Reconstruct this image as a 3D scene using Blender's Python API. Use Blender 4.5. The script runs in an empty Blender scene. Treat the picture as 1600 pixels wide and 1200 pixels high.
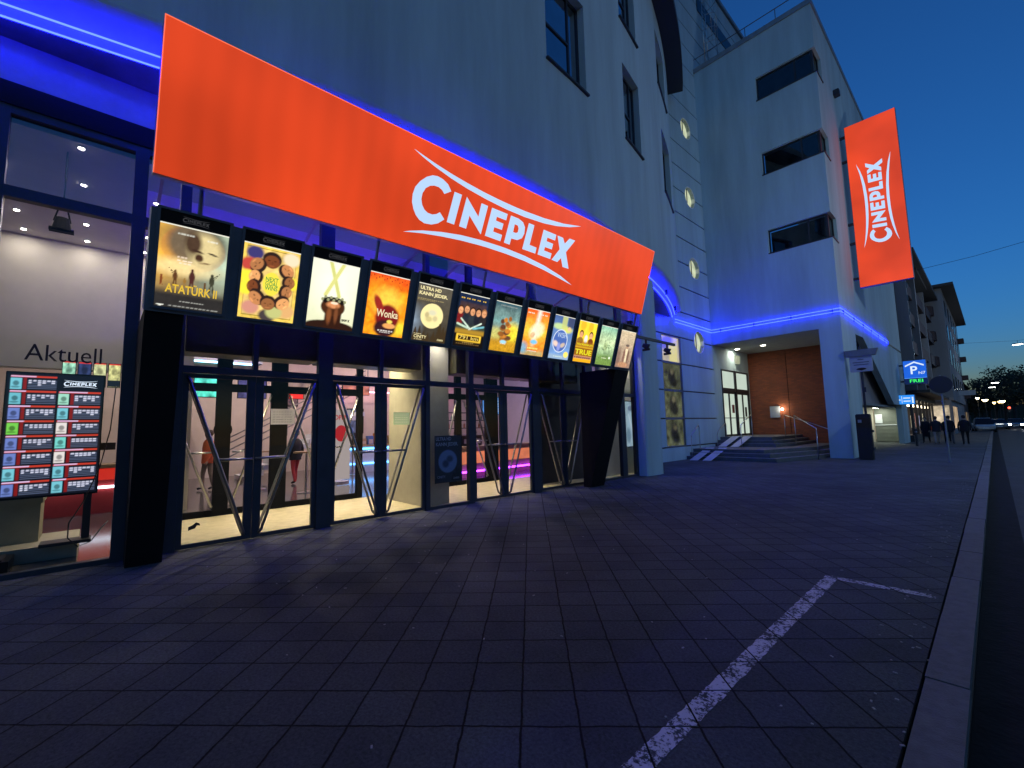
import bpy, bmesh, math, random
import numpy as np
from mathutils import Vector, Matrix
from mathutils.geometry import tessellate_polygon
random.seed(7); rng=np.random.default_rng(11)
PI=math.pi; R=math.radians
sc=bpy.context.scene; COL=sc.collection
# ---------------------------------------------------------------- camera
cam=bpy.data.cameras.new('camera'); co=bpy.data.objects.new('camera',cam); COL.objects.link(co)
cam.sensor_width=36; cam.lens=693.73/1600*36; cam.clip_start=0.05; cam.clip_end=3000
co.matrix_world=Matrix(((0.67775019,0.08734979,0.7300854,0),(0.73496121,-0.05068698,-0.67621213,0),(-0.02206116,0.99488735,-0.09855182,1.6),(0,0,0,1)))
sc.camera=co
# ---------------------------------------------------------------- sky, exposure
w=bpy.data.worlds.new('World'); sc.world=w; w.use_nodes=True
nt=w.node_tree; bg=nt.nodes['Background']
sky=nt.nodes.new('ShaderNodeTexSky'); sky.sky_type='NISHITA'; sky.sun_disc=False
sky.sun_elevation=R(1.5); sky.sun_rotation=R(165); sky.altitude=200; sky.air_density=1.0; sky.dust_density=0.0; sky.ozone_density=5.2
nt.links.new(sky.outputs[0],bg.inputs[0]); bg.inputs[1].default_value=.34
sc.view_settings.view_transform='Standard'; sc.view_settings.look='None'; sc.view_settings.exposure=0; sc.view_settings.gamma=1
sc.render.engine='CYCLES'; cy=sc.cycles
cy.use_denoising=True; cy.use_adaptive_sampling=True; cy.adaptive_threshold=0.015
cy.max_bounces=7; cy.diffuse_bounces=3; cy.glossy_bounces=4; cy.transparent_max_bounces=14; cy.sample_clamp_indirect=6; cy.caustics_reflective=False; cy.caustics_refractive=False
try: cy.use_light_tree=True
except Exception: pass

FILL_LAMP_W=820
# ---------------------------------------------------------------- materials
MATS={}
def nodes(name):
    m=bpy.data.materials.new(name); m.use_nodes=True; t=m.node_tree
    return m,t,t.nodes['Principled BSDF']
def mat(name,col,rough=.7,var=.12,scale=3.,metal=0.,bump=.0,bscale=60.,spec=.5,streak=False,coat=0):
    if name in MATS: return MATS[name]
    m,t,b=nodes(name); N=t.nodes; L=t.links
    b.inputs['Roughness'].default_value=rough; b.inputs['Metallic'].default_value=metal; b.inputs['Specular IOR Level'].default_value=spec
    b.inputs['Coat Weight'].default_value=coat
    g=N.new('ShaderNodeNewGeometry'); mp=N.new('ShaderNodeMapping'); L.new(g.outputs['Position'],mp.inputs[0])
    if streak: mp.inputs['Scale'].default_value=(1,1,.12)
    n=N.new('ShaderNodeTexNoise'); n.inputs['Scale'].default_value=scale; n.inputs['Detail'].default_value=6; n.inputs['Roughness'].default_value=.65
    L.new(mp.outputs[0],n.inputs[0])
    r=N.new('ShaderNodeMapRange'); r.inputs['From Min'].default_value=.3; r.inputs['From Max'].default_value=.7
    r.inputs['To Min'].default_value=1-var; r.inputs['To Max'].default_value=1+var; L.new(n.outputs['Fac'],r.inputs[0])
    v=N.new('ShaderNodeVectorMath'); v.operation='SCALE'; v.inputs[0].default_value=col[:3]; L.new(r.outputs[0],v.inputs['Scale'])
    L.new(v.outputs[0],b.inputs['Base Color'])
    if bump>0:
        n2=N.new('ShaderNodeTexNoise'); n2.inputs['Scale'].default_value=bscale; n2.inputs['Detail'].default_value=4; L.new(g.outputs['Position'],n2.inputs[0])
        bp=N.new('ShaderNodeBump'); bp.inputs['Strength'].default_value=bump; bp.inputs['Distance'].default_value=.01
        L.new(n2.outputs['Fac'],bp.inputs['Height']); L.new(bp.outputs[0],b.inputs['Normal'])
    MATS[name]=m; return m
def emit(name,col,s=1.,var=0.,scale=2.):
    if name in MATS: return MATS[name]
    m,t,b=nodes(name); N=t.nodes; L=t.links
    b.inputs['Base Color'].default_value=(.02,.02,.02,1); b.inputs['Roughness'].default_value=.35
    b.inputs['Emission Color'].default_value=(*col,1); b.inputs['Emission Strength'].default_value=s
    if var>0:
        g=N.new('ShaderNodeNewGeometry'); n=N.new('ShaderNodeTexNoise'); n.inputs['Scale'].default_value=scale; n.inputs['Detail'].default_value=3
        L.new(g.outputs['Position'],n.inputs[0]); r=N.new('ShaderNodeMapRange'); r.inputs['From Min'].default_value=.3; r.inputs['From Max'].default_value=.7
        r.inputs['To Min'].default_value=s*(1-var); r.inputs['To Max'].default_value=s*(1+var); L.new(n.outputs['Fac'],r.inputs[0]); L.new(r.outputs[0],b.inputs['Emission Strength'])
    MATS[name]=m; return m
def emit_attr(name,s=1.):
    if name in MATS: return MATS[name]
    m,t,b=nodes(name); a=t.nodes.new('ShaderNodeAttribute'); a.attribute_name='Col'
    b.inputs['Base Color'].default_value=(.02,.02,.02,1); b.inputs['Roughness'].default_value=.25
    t.links.new(a.outputs['Color'],b.inputs['Emission Color']); b.inputs['Emission Strength'].default_value=s
    MATS[name]=m; return m
def diff_attr(name,rough=.5):
    if name in MATS: return MATS[name]
    m,t,b=nodes(name); a=t.nodes.new('ShaderNodeAttribute'); a.attribute_name='Col'
    t.links.new(a.outputs['Color'],b.inputs['Base Color']); b.inputs['Roughness'].default_value=rough
    MATS[name]=m; return m
def glass(name,tint=(.9,.92,.93),k=1.0,f0=.06):
    if name in MATS: return MATS[name]
    m=bpy.data.materials.new(name); m.use_nodes=True; t=m.node_tree; N=t.nodes; L=t.links; N.clear()
    o=N.new('ShaderNodeOutputMaterial'); tr=N.new('ShaderNodeBsdfTransparent'); gl=N.new('ShaderNodeBsdfGlossy'); mx=N.new('ShaderNodeMixShader')
    tr.inputs[0].default_value=(*tint,1); gl.inputs['Roughness'].default_value=.01
    lw=N.new('ShaderNodeLayerWeight'); lw.inputs[0].default_value=.28
    mr=N.new('ShaderNodeMapRange'); mr.inputs['To Min'].default_value=f0; mr.inputs['To Max'].default_value=.8*k; L.new(lw.outputs['Fresnel'],mr.inputs[0])
    mr.inputs['From Min'].default_value=.03
    L.new(mr.outputs[0],mx.inputs[0]); L.new(tr.outputs[0],mx.inputs[1]); L.new(gl.outputs[0],mx.inputs[2]); L.new(mx.outputs[0],o.inputs[0])
    MATS[name]=m; return m
M=dict(
 wall=lambda:mat('painted_wall',(.46,.60,.64),.85,.2,.8,bump=.25,bscale=45,streak=True),
 wallside=lambda:mat('painted_wall_side',(.47,.6,.63),.85,.18,.8,bump=.3,bscale=40,streak=True),
 panel=lambda:mat('painted_panel',(.46,.61,.66),.8,.18,.9,bump=.2,bscale=50,streak=True),
 conc=lambda:mat('fair_concrete',(.3,.29,.27),.8,.22,2.5,bump=.3,bscale=30),
 beige=lambda:mat('beige_plaster',(.55,.5,.42),.8,.07,1.5,bump=.1),
 beige2=lambda:mat('warm_plaster',(.6,.5,.42),.8,.08,1.5,bump=.1),
 dframe=lambda:mat('navy_frame',(.03,.035,.05),.4,.2,4,spec=.5),
 box=lambda:mat('anthracite_housing',(.17,.19,.22),.5,.15,3),
 black=lambda:mat('black_cladding',(.006,.006,.007),.6,.2,3,spec=.2),
 header=lambda:mat('black_header',(.004,.004,.006),.3,.1,3),
 white=lambda:mat('white_soffit',(.6,.62,.66),.7,.1,2),
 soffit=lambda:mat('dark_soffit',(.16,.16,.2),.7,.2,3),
 steel=lambda:mat('brushed_steel',(.55,.55,.54),.28,.1,8,metal=1),
 darksteel=lambda:mat('dark_steel',(.25,.25,.25),.35,.1,8,metal=.9),
 parapet=lambda:mat('zinc_parapet',(.3,.31,.32),.5,.15,2,metal=.5),
 darkmetal=lambda:mat('dark_metal',(.03,.03,.035),.5,.2,3),
 lobby=lambda:mat('lobby_floor',(.09,.085,.085),.12,.2,1.5),
 mat=lambda:mat('entrance_floor',(.45,.4,.3),.55,.2,6,bump=.15),
 wood=lambda:mat('counter_wood',(.4,.27,.13),.4,.2,6),
 brick=lambda:None)
def m(k): return M[k]()

# ---------------------------------------------------------------- object helpers
def tagp(o,label=None,cat=None,group=None,kind=None):
    if label: o['label']=label
    if cat: o['category']=cat
    if group: o['group']=group
    if kind: o['kind']=kind
    return o
def root(name,loc,label,cat,group=None,rz=0):
    o=bpy.data.objects.new(name,None); COL.objects.link(o); o.location=loc; o.rotation_euler=(0,0,rz); o.empty_display_size=.2
    return tagp(o,label,cat,group)
def origin(p):
    while p is not None and p.parent is not None: p=p.parent
    return Vector(p.location) if p is not None else Vector((0,0,0))
def linkmesh(name,me,parent=None,local=False):
    o=bpy.data.objects.new(name,me); COL.objects.link(o)
    if parent is not None:
        o.parent=parent
        if not local: me.transform(Matrix.Translation(-origin(parent)))
    return o
class MB:
    def __init__(s): s.v=[]; s.f=[]; s.mi=[]
    def add(s,v,f,mi=0):
        k=len(s.v); s.v+= [tuple(p) for p in v]; s.f+=[tuple(i+k for i in q) for q in f]; s.mi+=[mi]*len(f); return s
    def box(s,x0,x1,y0,y1,z0,z1,mi=0,T=None):
        v=[(x,y,z) for x in (x0,x1) for y in (y0,y1) for z in (z0,z1)]
        if T: v=[T(*p) for p in v]
        return s.add(v,[(0,1,3,2),(4,6,7,5),(0,4,5,1),(2,3,7,6),(0,2,6,4),(1,5,7,3)],mi)
    def quad(s,a,b,c,d,mi=0): return s.add([a,b,c,d],[(0,1,2,3)],mi)
    def tube(s,pts,r,n=8,mi=0,cap=True):
        pts=[Vector(p) for p in pts]; rs=r if isinstance(r,(list,tuple)) else [r]*len(pts)
        rings=[]; up=None
        for i,p in enumerate(pts):
            d=(pts[min(i+1,len(pts)-1)]-pts[max(i-1,0)]).normalized()
            if up is None:
                up=Vector((0,0,1)) if abs(d.z)<.9 else Vector((1,0,0))
            a=d.cross(up).normalized(); b=a.cross(d).normalized(); up=b
            rings.append([p+a*rs[i]*math.cos(2*PI*k/n)+b*rs[i]*math.sin(2*PI*k/n) for k in range(n)])
        v=[q for g in rings for q in g]; f=[]
        for i in range(len(rings)-1):
            for k in range(n): f.append((i*n+k,i*n+(k+1)%n,(i+1)*n+(k+1)%n,(i+1)*n+k))
        if cap: f.append(tuple(range(n))[::-1]); f.append(tuple((len(rings)-1)*n+k for k in range(n)))
        return s.add(v,f,mi)
    def poly(s,pts,T,holes=(),th=0,mi=0):
        # 2-D outline -> flat face(s) through T(u,v,d); optional thickness
        loops=[[Vector((p[0],p[1],0)) for p in pts]]+[[Vector((p[0],p[1],0)) for p in h] for h in holes]
        tri=tessellate_polygon(loops); flat=[p for l in loops for p in l]
        s.add([T(p.x,p.y,th) for p in flat],[tuple(t) for t in tri],mi)
        if th:
            s.add([T(p.x,p.y,0) for p in flat],[tuple(t[::-1]) for t in tri],mi)
            for l in loops:
                n=len(l)
                s.add([T(p.x,p.y,0) for p in l]+[T(p.x,p.y,th) for p in l],[(k,(k+1)%n,n+(k+1)%n,n+k) for k in range(n)],mi)
        return s
    def ell(s,c,r,nu=12,nv=8,mi=0,T=None):
        v=[];f=[]
        for j in range(nv+1):
            th=PI*j/nv
            for i in range(nu):
                p=(c[0]+r[0]*math.sin(th)*math.cos(2*PI*i/nu),c[1]+r[1]*math.sin(th)*math.sin(2*PI*i/nu),c[2]+r[2]*math.cos(th))
                v.append(T(*p) if T else p)
        for j in range(nv):
            for i in range(nu): f.append((j*nu+i,(j+1)*nu+i,(j+1)*nu+(i+1)%nu,j*nu+(i+1)%nu))
        return s.add(v,f,mi)
    def build(s,name,mats,parent=None,smooth=False,bevel=0,local=False,normals=True):
        me=bpy.data.meshes.new(name); me.from_pydata(s.v,[],s.f)
        if not isinstance(mats,(list,tuple)): mats=[mats]
        for q in mats: me.materials.append(q)
        me.polygons.foreach_set('material_index',s.mi)
        if normals:
            b=bmesh.new(); b.from_mesh(me); bmesh.ops.remove_doubles(b,verts=b.verts,dist=1e-5) if smooth else None
            bmesh.ops.recalc_face_normals(b,faces=b.faces)
            if bevel: bmesh.ops.bevel(b,geom=b.edges,offset=bevel,segments=2,affect='EDGES')
            b.to_mesh(me); b.free()
        if smooth: me.polygons.foreach_set('use_smooth',[True]*len(me.polygons))
        me.update()
        return linkmesh(name,me,parent,local)
def boxo(name,mt,parent,*a,bevel=0): return MB().box(*a).build(name,mt,parent,bevel=bevel)
def struct(o,kind='structure'): o['kind']=kind; return o
FC={}
def text(body,size,T,mt,name,parent=None,bold=0.0,align='CENTER',width=None,tracking=1.0,local=False):
    """lettering as a real mesh: T(u,v,d)->world"""
    cu=bpy.data.curves.new('t','FONT'); cu.body=body; cu.size=size; cu.align_x=align; cu.align_y='CENTER'; cu.offset=bold; cu.resolution_u=3; cu.space_character=tracking
    ob=bpy.data.objects.new('t',cu); COL.objects.link(ob); dg=bpy.context.evaluated_depsgraph_get()
    me=bpy.data.meshes.new_from_object(ob.evaluated_get(dg)); bpy.data.objects.remove(ob); bpy.data.curves.remove(cu)
    xs=[v.co.x for v in me.vertices]; k=1.
    if width and xs: k=width/(max(xs)-min(xs))
    for v in me.vertices: v.co=Vector(T(v.co.x*k,v.co.y,0))
    me.materials.clear(); me.materials.append(mt); me.name=name
    return linkmesh(name,me,parent,local)

LOGO={'T': [(-0.5, 0.1529), (-0.4659, 0.1464), (-0.4071, 0.1360), (-0.3295, 0.1252), (-0.2479, 0.117), (-0.1613, 0.1104), (-0.0702, 0.1068), (0.01, 0.1057), (0.0877, 0.1065), (0.2163, 0.1125), (0.3544, 0.1265), (0.49, 0.1511), (0.4048, 0.123), (0.3125, 0.1024), (0.2226, 0.0896), (0.0943, 0.0813), (-0.0262, 0.0808), (-0.1387, 0.0866), (-0.2439, 0.0962), (-0.326, 0.1082), (-0.4051, 0.1245), (-0.4646, 0.1405)], 'B': [(-0.4982, -0.1499), (-0.4726, -0.1396), (-0.4187, -0.1233), (-0.332, -0.1054), (-0.2389, -0.0922), (-0.137, -0.0850), (-0.0265, -0.0828), (0.0124, -0.0828), (0.1367, -0.0878), (0.2745, -0.1020), (0.4026, -0.1248), (0.5, -0.1529), (0.39, -0.1378), (0.2791, -0.1230), (0.1417, -0.1110), (0.0177, -0.1064), (-0.0963, -0.1067), (-0.1322, -0.1077), (-0.2344, -0.1132), (-0.329, -0.1223), (-0.4169, -0.1338), (-0.4719, -0.1441)], 'C': [(-0.317, 0.0603), (-0.3366, 0.0813), (-0.3632, 0.0919), (-0.3875, 0.0944), (-0.4101, 0.0899), (-0.434, 0.0758), (-0.4581, 0.0517), (-0.4754, 0.0241), (-0.4814, -0.0043), (-0.4797, -0.0321), (-0.4700, -0.0555), (-0.456, -0.0750), (-0.4385, -0.0880), (-0.4149, -0.0945), (-0.3835, -0.0904), (-0.3556, -0.0778), (-0.3293, -0.0545), (-0.3541, -0.0339), (-0.3677, -0.0449), (-0.387, -0.0525), (-0.4079, -0.0522), (-0.4237, -0.0449), (-0.4365, -0.0304), (-0.4435, -0.0108), (-0.4423, 0.0113), (-0.432, 0.0339), (-0.4144, 0.0492), (-0.3953, 0.0562), (-0.3747, 0.0572), (-0.3584, 0.0515), (-0.3458, 0.0407)], 'I': [(-0.3004, 0.0638), (-0.2645, 0.064), (-0.2798, -0.0605), (-0.3152, -0.0605)], 'N': [(-0.2386, 0.0638), (-0.1651, 0.0043), (-0.1601, 0.063), (-0.1247, 0.063), (-0.1387, -0.0615), (-0.2115, -0.003), (-0.2186, -0.0600), (-0.2537, -0.0600)], 'E': [(-0.1008, 0.063), (-0.0104, 0.0633), (-0.0124, 0.0351), (-0.0684, 0.0345), (-0.0692, 0.0168), (-0.0247, 0.0166), (-0.0277, -0.0115), (-0.0727, -0.0120), (-0.0747, -0.0320), (-0.0217, -0.0325), (-0.0257, -0.0613), (-0.1144, -0.0608)], 'P': [(0.0114, 0.063), (0.0574, 0.0635), (0.0877, 0.0565), (0.1051, 0.0379), (0.1081, 0.0093), (0.0975, -0.0158), (0.0719, -0.0301), (0.0343, -0.0329), (0.0313, -0.0618), (-0.0026, -0.0615)], 'L': [(0.1264, 0.0628), (0.1618, 0.063), (0.1533, -0.0315), (0.2012, -0.0325), (0.1995, -0.0610), (0.1129, -0.061)], 'F': [(0.2281, 0.061), (0.3192, 0.061), (0.3175, 0.0326), (0.261, 0.0326), (0.2602, 0.0143), (0.3084, 0.0138), (0.3064, -0.0140), (0.2562, -0.0148), (0.2542, -0.0324), (0.3099, -0.0335), (0.3069, -0.0613), (0.2175, -0.0608)], 'X': [(0.3303, 0.0603), (0.3704, 0.0605), (0.3913, 0.0354), (0.4207, 0.0698), (0.4643, 0.0708), (0.4111, -0.0018), (0.4541, -0.0776), (0.4081, -0.0781), (0.384, -0.0379), (0.3617, -0.0633), (0.319, -0.0625), (0.3629, 0.0008)]}
PH=[(0.0405, 0.0330), (0.0606, 0.0334), (0.0694, 0.0221), (0.0679, 0.004), (0.0571, -0.0025), (0.039, -0.0025)]
def logo(T,w,mt,name,parent,th=0,local=False):
    b=MB()
    for k,p in LOGO.items():
        b.poly([(x*w,y*w) for x,y in p],T,holes=[[(x*w,y*w) for x,y in PH]] if k=='P' else (),th=th)
    return b.build(name,mt,parent,normals=False,local=local)

# tilted entrance plane: y along the street, s up the slope, n out of it
AL=math.atan(.305); CA,SA=math.cos(AL),math.sin(AL)
def PT(y,s,n=0.): return (-7.35+s*SA+n*CA, y, s*CA-n*SA)
FX=-7.8

# ================================================================ ground
def paving():
    mt,t,b=nodes('slab_paving'); N=t.nodes; L=t.links
    g=N.new('ShaderNodeNewGeometry'); mp=N.new('ShaderNodeMapping')
    wn=N.new('ShaderNodeTexNoise'); wn.inputs['Scale'].default_value=9; wn.inputs['Detail'].default_value=3; L.new(g.outputs['Position'],wn.inputs[0])
    ws=N.new('ShaderNodeVectorMath'); ws.operation='MULTIPLY_ADD'; L.new(wn.outputs['Color'],ws.inputs[0]); ws.inputs[1].default_value=(.022,.022,0); L.new(g.outputs['Position'],ws.inputs[2]); L.new(ws.outputs[0],mp.inputs[0])
    mp.inputs['Rotation'].default_value=(0,0,R(-45)); mp.inputs['Location'].default_value=(.074,.05,0)
    br=N.new('ShaderNodeTexBrick'); br.offset=0; br.squash=1; L.new(mp.outputs[0],br.inputs[0])
    br.inputs['Scale'].default_value=1; br.inputs['Brick Width'].default_value=.316; br.inputs['Row Height'].default_value=.326
    br.inputs['Mortar Size'].default_value=.0078; br.inputs['Mortar Smooth'].default_value=.5; br.inputs['Bias'].default_value=0
    br.inputs['Color1'].default_value=(.09,.1,.105,1); br.inputs['Color2'].default_value=(.066,.074,.08,1); br.inputs['Mortar'].default_value=(.007,.007,.008,1)
    n=N.new('ShaderNodeTexNoise'); n.inputs['Scale'].default_value=.55; n.inputs['Detail'].default_value=7; n.inputs['Roughness'].default_value=.7; L.new(g.outputs['Position'],n.inputs[0])
    n2=N.new('ShaderNodeTexNoise'); n2.inputs['Scale'].default_value=48; n2.inputs['Detail'].default_value=5; n2.inputs['Roughness'].default_value=.8; L.new(g.outputs['Position'],n2.inputs[0])
    r=N.new('ShaderNodeMapRange'); r.inputs['From Min'].default_value=.3; r.inputs['From Max'].default_value=.7; r.inputs['To Min'].default_value=.62; r.inputs['To Max'].default_value=1.35; L.new(n.outputs['Fac'],r.inputs[0])
    r2=N.new('ShaderNodeMapRange'); r2.inputs['From Min'].default_value=.3; r2.inputs['From Max'].default_value=.7; r2.inputs['To Min'].default_value=.45; r2.inputs['To Max'].default_value=1.6; L.new(n2.outputs['Fac'],r2.inputs[0])
    mu=N.new('ShaderNodeMath'); mu.operation='MULTIPLY'; L.new(r.outputs[0],mu.inputs[0]); L.new(r2.outputs[0],mu.inputs[1])
    v=N.new('ShaderNodeVectorMath'); v.operation='SCALE'; L.new(br.outputs['Color'],v.inputs[0]); L.new(mu.outputs[0],v.inputs['Scale']); L.new(v.outputs[0],b.inputs['Base Color'])
    b.inputs['Roughness'].default_value=.75; b.inputs['Specular IOR Level'].default_value=.2
    h=N.new('ShaderNodeMath'); h.operation='MULTIPLY_ADD'; L.new(br.outputs['Fac'],h.inputs[0]); h.inputs[1].default_value=-1.0; L.new(n2.outputs['Fac'],h.inputs[2])
    bp=N.new('ShaderNodeBump'); bp.inputs['Strength'].default_value=1.0; bp.inputs['Distance'].default_value=.012; L.new(h.outputs[0],bp.inputs['Height']); L.new(bp.outputs[0],b.inputs['Normal'])
    return mt
struct(MB().quad((-60,-30,-.3),(60,-30,-.3),(60,400,-.3),(-60,400,-.3)).build('ground',mat('earth',(.05,.05,.05),.9)))
struct(MB().box(-20,-.45,-6,150,-.25,0).build('pavement',paving()))
road=mat('asphalt',(.03,.031,.036),.7,.3,2.0,bump=.5,bscale=90,spec=.2)
struct(MB().box(-.235,7.2,-6,150,-.26,-.115).build('road',road))
struct(MB().box(-.233,.12,-6,150,-.2,-.111).build('gutter',mat('gutter_setts',(.016,.016,.018),.85,.3,6,bump=.6,bscale=25,spec=.08)))
struct(MB().box(7.2,14,-6,150,-.26,0).build('far_pavement',mat('far_paving',(.08,.08,.08),.8)))
kb=MB(); y=-5.2
while y<150:
    L_=1.29; dx=random.uniform(-.004,.004); dz=random.uniform(-.004,.004)
    kb.box(-.43+dx,-.236+dx,y+.006,y+L_-.006,-.2,.012+dz,int(random.random()*3)); y+=L_
kb.box(-.44,-.232,-6,150,-.25,-.05,3)
struct(kb.build('kerb',[mat('kerb_granite_a',(.11,.105,.11),.7,.25,14,bump=.4,bscale=80),mat('kerb_granite_b',(.095,.087,.09),.7,.25,14,bump=.4,bscale=80),mat('kerb_granite_c',(.12,.115,.12),.7,.25,14,bump=.4,bscale=80),m('black')]))
def wornpaint():
    mt,t,b=nodes('worn_road_paint'); N=t.nodes; L=t.links; b.inputs['Base Color'].default_value=(.62,.62,.66,1); b.inputs['Roughness'].default_value=.7
    g=N.new('ShaderNodeNewGeometry'); n=N.new('ShaderNodeTexNoise'); n.inputs['Scale'].default_value=38; n.inputs['Detail'].default_value=8; n.inputs['Roughness'].default_value=.75; L.new(g.outputs['Position'],n.inputs[0])
    n3=N.new('ShaderNodeTexNoise'); n3.inputs['Scale'].default_value=5; n3.inputs['Detail'].default_value=3; L.new(g.outputs['Position'],n3.inputs[0])
    a=N.new('ShaderNodeMath'); a.operation='MULTIPLY_ADD'; L.new(n3.outputs['Fac'],a.inputs[0]); a.inputs[1].default_value=.45; L.new(n.outputs['Fac'],a.inputs[2])
    # joints of the slabs stay free of paint
    mp=N.new('ShaderNodeMapping'); L.new(g.outputs['Position'],mp.inputs[0]); mp.inputs['Rotation'].default_value=(0,0,R(-45)); mp.inputs['Location'].default_value=(.09,.05,0)
    br=N.new('ShaderNodeTexBrick'); br.offset=0; br.squash=1; L.new(mp.outputs[0],br.inputs[0]); br.inputs['Scale'].default_value=1; br.inputs['Brick Width'].default_value=.316; br.inputs['Row Height'].default_value=.326; br.inputs['Mortar Size'].default_value=.0055; br.inputs['Mortar Smooth'].default_value=0
    s=N.new('ShaderNodeMath'); s.operation='SUBTRACT'; L.new(a.outputs[0],s.inputs[0]); L.new(br.outputs['Fac'],s.inputs[1])
    c=N.new('ShaderNodeMapRange'); c.inputs['From Min'].default_value=.66; c.inputs['From Max'].default_value=.74; c.inputs['To Min'].default_value=0; c.inputs['To Max'].default_value=.95; L.new(s.outputs[0],c.inputs[0]); L.new(c.outputs[0],b.inputs['Alpha'])
    return mt
wp=wornpaint()
lm=MB(); q_=random.Random(3); jt=lambda a:a+q_.uniform(-.006,.006)
yy=np.arange(-.5,5.62,.035); e=[(jt(-1.335),jt(-1.22)) for _ in yy]
for k in range(len(yy)-1): lm.quad((e[k][0],yy[k],.004),(e[k][1],min(yy[k],5.52),.004),(e[k+1][1],min(yy[k+1],5.525),.004),(e[k+1][0],yy[k+1],.004))
xx=np.arange(-1.335,-.475,.035); e=[(jt(5.545),jt(5.645)) for _ in xx]
for k in range(len(xx)-1): lm.quad((xx[k],e[k][0],.0045),(xx[k+1],e[k+1][0],.0045),(xx[k+1],e[k+1][1],.0045),(xx[k],e[k][1],.0045))
struct(lm.build('road_marking',wp,normals=False))
# small litter on the slabs
lb=MB()
for i in range(230):
    x=random.uniform(-6.8,-.5) if i%3 else random.gauss(-.62,.12); y=random.uniform(1.0,16); a=random.uniform(0,PI); l=random.uniform(.004,.014)
    lb.box(-l,l,-.005,.005,.0,.004,0,T=lambda px,py,pz:(x+px*math.cos(a)-py*math.sin(a),y+px*math.sin(a)+py*math.cos(a),pz+.001))
struct(lb.build('litter',mat('litter',(.4,.38,.35),.8)),'stuff')

# ================================================================ cinema building
CB=root('cinema_building',(FX,0,0),'pale rendered cinema with bulging upper wall and blue lit rim over glass doors','building')
cvp=[(-8.7,-8),(-7.5,-3),(-7.2,-1.5),(-6.98,-.17),(-6.89,.31),(-6.6,1.98),(-6.47,3.1),(-6.39,4.3),(-6.34,5.4),(-6.33,6.75),(-6.44,8.7),(-6.72,10.9),(-7.10,12.9),(-7.44,14.3),(-7.80,15.5),(-8.25,16.8),(-8.82,18.2),(-9.66,20.0),(-11.0,22.2)]
cyy=np.array([p[1] for p in cvp]); cxx=np.array([p[0] for p in cvp])
def cx(y,off=0.):
    # smoothed curve offset along its normal
    ys=y+np.array([-.9,-.45,0,.45,.9]); f=lambda q: float(np.mean(np.interp(q+np.array([-.6,-.3,0,.3,.6]),cyy,cxx)))
    x=f(y); d=(f(y+.2)-f(y-.2))/.4; k=1/math.sqrt(1+d*d)
    return (x+off*k, y-off*d*k)
WINS=[(7.22,8.87,10.2,12.72),(11.14,12.46,10.2,12.66),(15.3,17.15,10.45,13.0),(7.22,8.87,14.1,16.55),(11.08,12.46,14.15,16.5),(15.1,16.9,14.75,17.0)]
ys=sorted(set([round(q,3) for q in np.arange(-8,20.01,.35)]+[q for w_ in WINS for q in w_[:2]]+[20.0]))
zs=sorted(set([7.0,8.,9.4,18.0,19.5]+[q for w_ in WINS for q in w_[2:]]))
def inwin(y,z): return any(a<y<b and c<z<d for a,b,c,d in WINS)
wb=MB()
for i in range(len(ys)-1):
    for j in range(len(zs)-1):
        if inwin((ys[i]+ys[i+1])/2,(zs[j]+zs[j+1])/2): continue
        a=cx(ys[i]); c=cx(ys[i+1]); wb.quad((*a,zs[j]),(*c,zs[j]),(*c,zs[j+1]),(*a,zs[j+1]))
for a,b,c,d in WINS:
    A0=cx(a);B0=cx(b);A1=cx(a,-.34);B1=cx(b,-.34)
    wb.quad((*A0,c),(*A1,c),(*A1,d),(*A0,d)); wb.quad((*B0,c),(*B0,d),(*B1,d),(*B1,c))
    wb.quad((*A0,d),(*A1,d),(*B1,d),(*B0,d)); wb.quad((*A0,c),(*B0,c),(*B1,c),(*A1,c))
wb.build('upper_wall',m('wall'),CB,smooth=False)
wglass=mat('dark_window_glass',(.42,.46,.5),.03,.12,1.2,metal=1)
for a,b,c,d in WINS:
    fr=MB(); A=Vector((*cx(a,-.25),0)); B=Vector((*cx(b,-.25),0)); U=(B-A); Ln=U.length; U.normalize(); Nn=Vector((U.y,-U.x,0))
    T=lambda u,v,n,A=A,U=U,Nn=Nn,c=c:tuple(A+U*u+Nn*n+Vector((0,0,c+v)))
    H=d-c
    for q in ((0,.07,0,H),(Ln-.07,Ln,0,H),(.07,Ln-.07,0,.07),(.07,Ln-.07,H-.07,H),(Ln*.7,Ln*.7+.06,.07,H-.07),(.07,Ln*.7,H*.47,H*.47+.06)):
        fr.box(q[0],q[1],q[2],q[3],0,.06,T=T) if False else fr.box(q[0],q[1],q[2],q[3],0,.06,0,T)
    f=fr.build('window',m('dframe'),CB)
    MB().box(.03,Ln-.03,.03,H-.03,.018,.03,0,T).build('pane',wglass,f)
    T2=lambda u,v,n,A=A,U=U,Nn=Nn,c=c:tuple(A+U*u+Nn*(n+.05)+Vector((0,0,c+v)))
    MB().box(-.03,Ln+.06,-.05,.0,.0,.27,0,T2).build('sill',m('darkmetal'),f)
# roof eave over the curve
eb=MB(); ey=[q for q in np.arange(4,20.01,.5)]
for a_,b_ in zip(ey[:-1],ey[1:]):
    P=[cx(a_,-.3),cx(a_,.72),cx(b_,.72),cx(b_,-.3)]
    eb.add([(*p,18.0) for p in P]+[(*p,18.35) for p in P],[(0,1,2,3),(4,7,6,5),(1,5,6,2)])
P=[cx(20,-.3),cx(20,.72)]; eb.quad((*P[0],18.0),(*P[1],18.0),(*P[1],18.35),(*P[0],18.35))
eb.build('roof_eave',mat('black_eave',(.012,.012,.018),.6),CB,normals=False)
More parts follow.
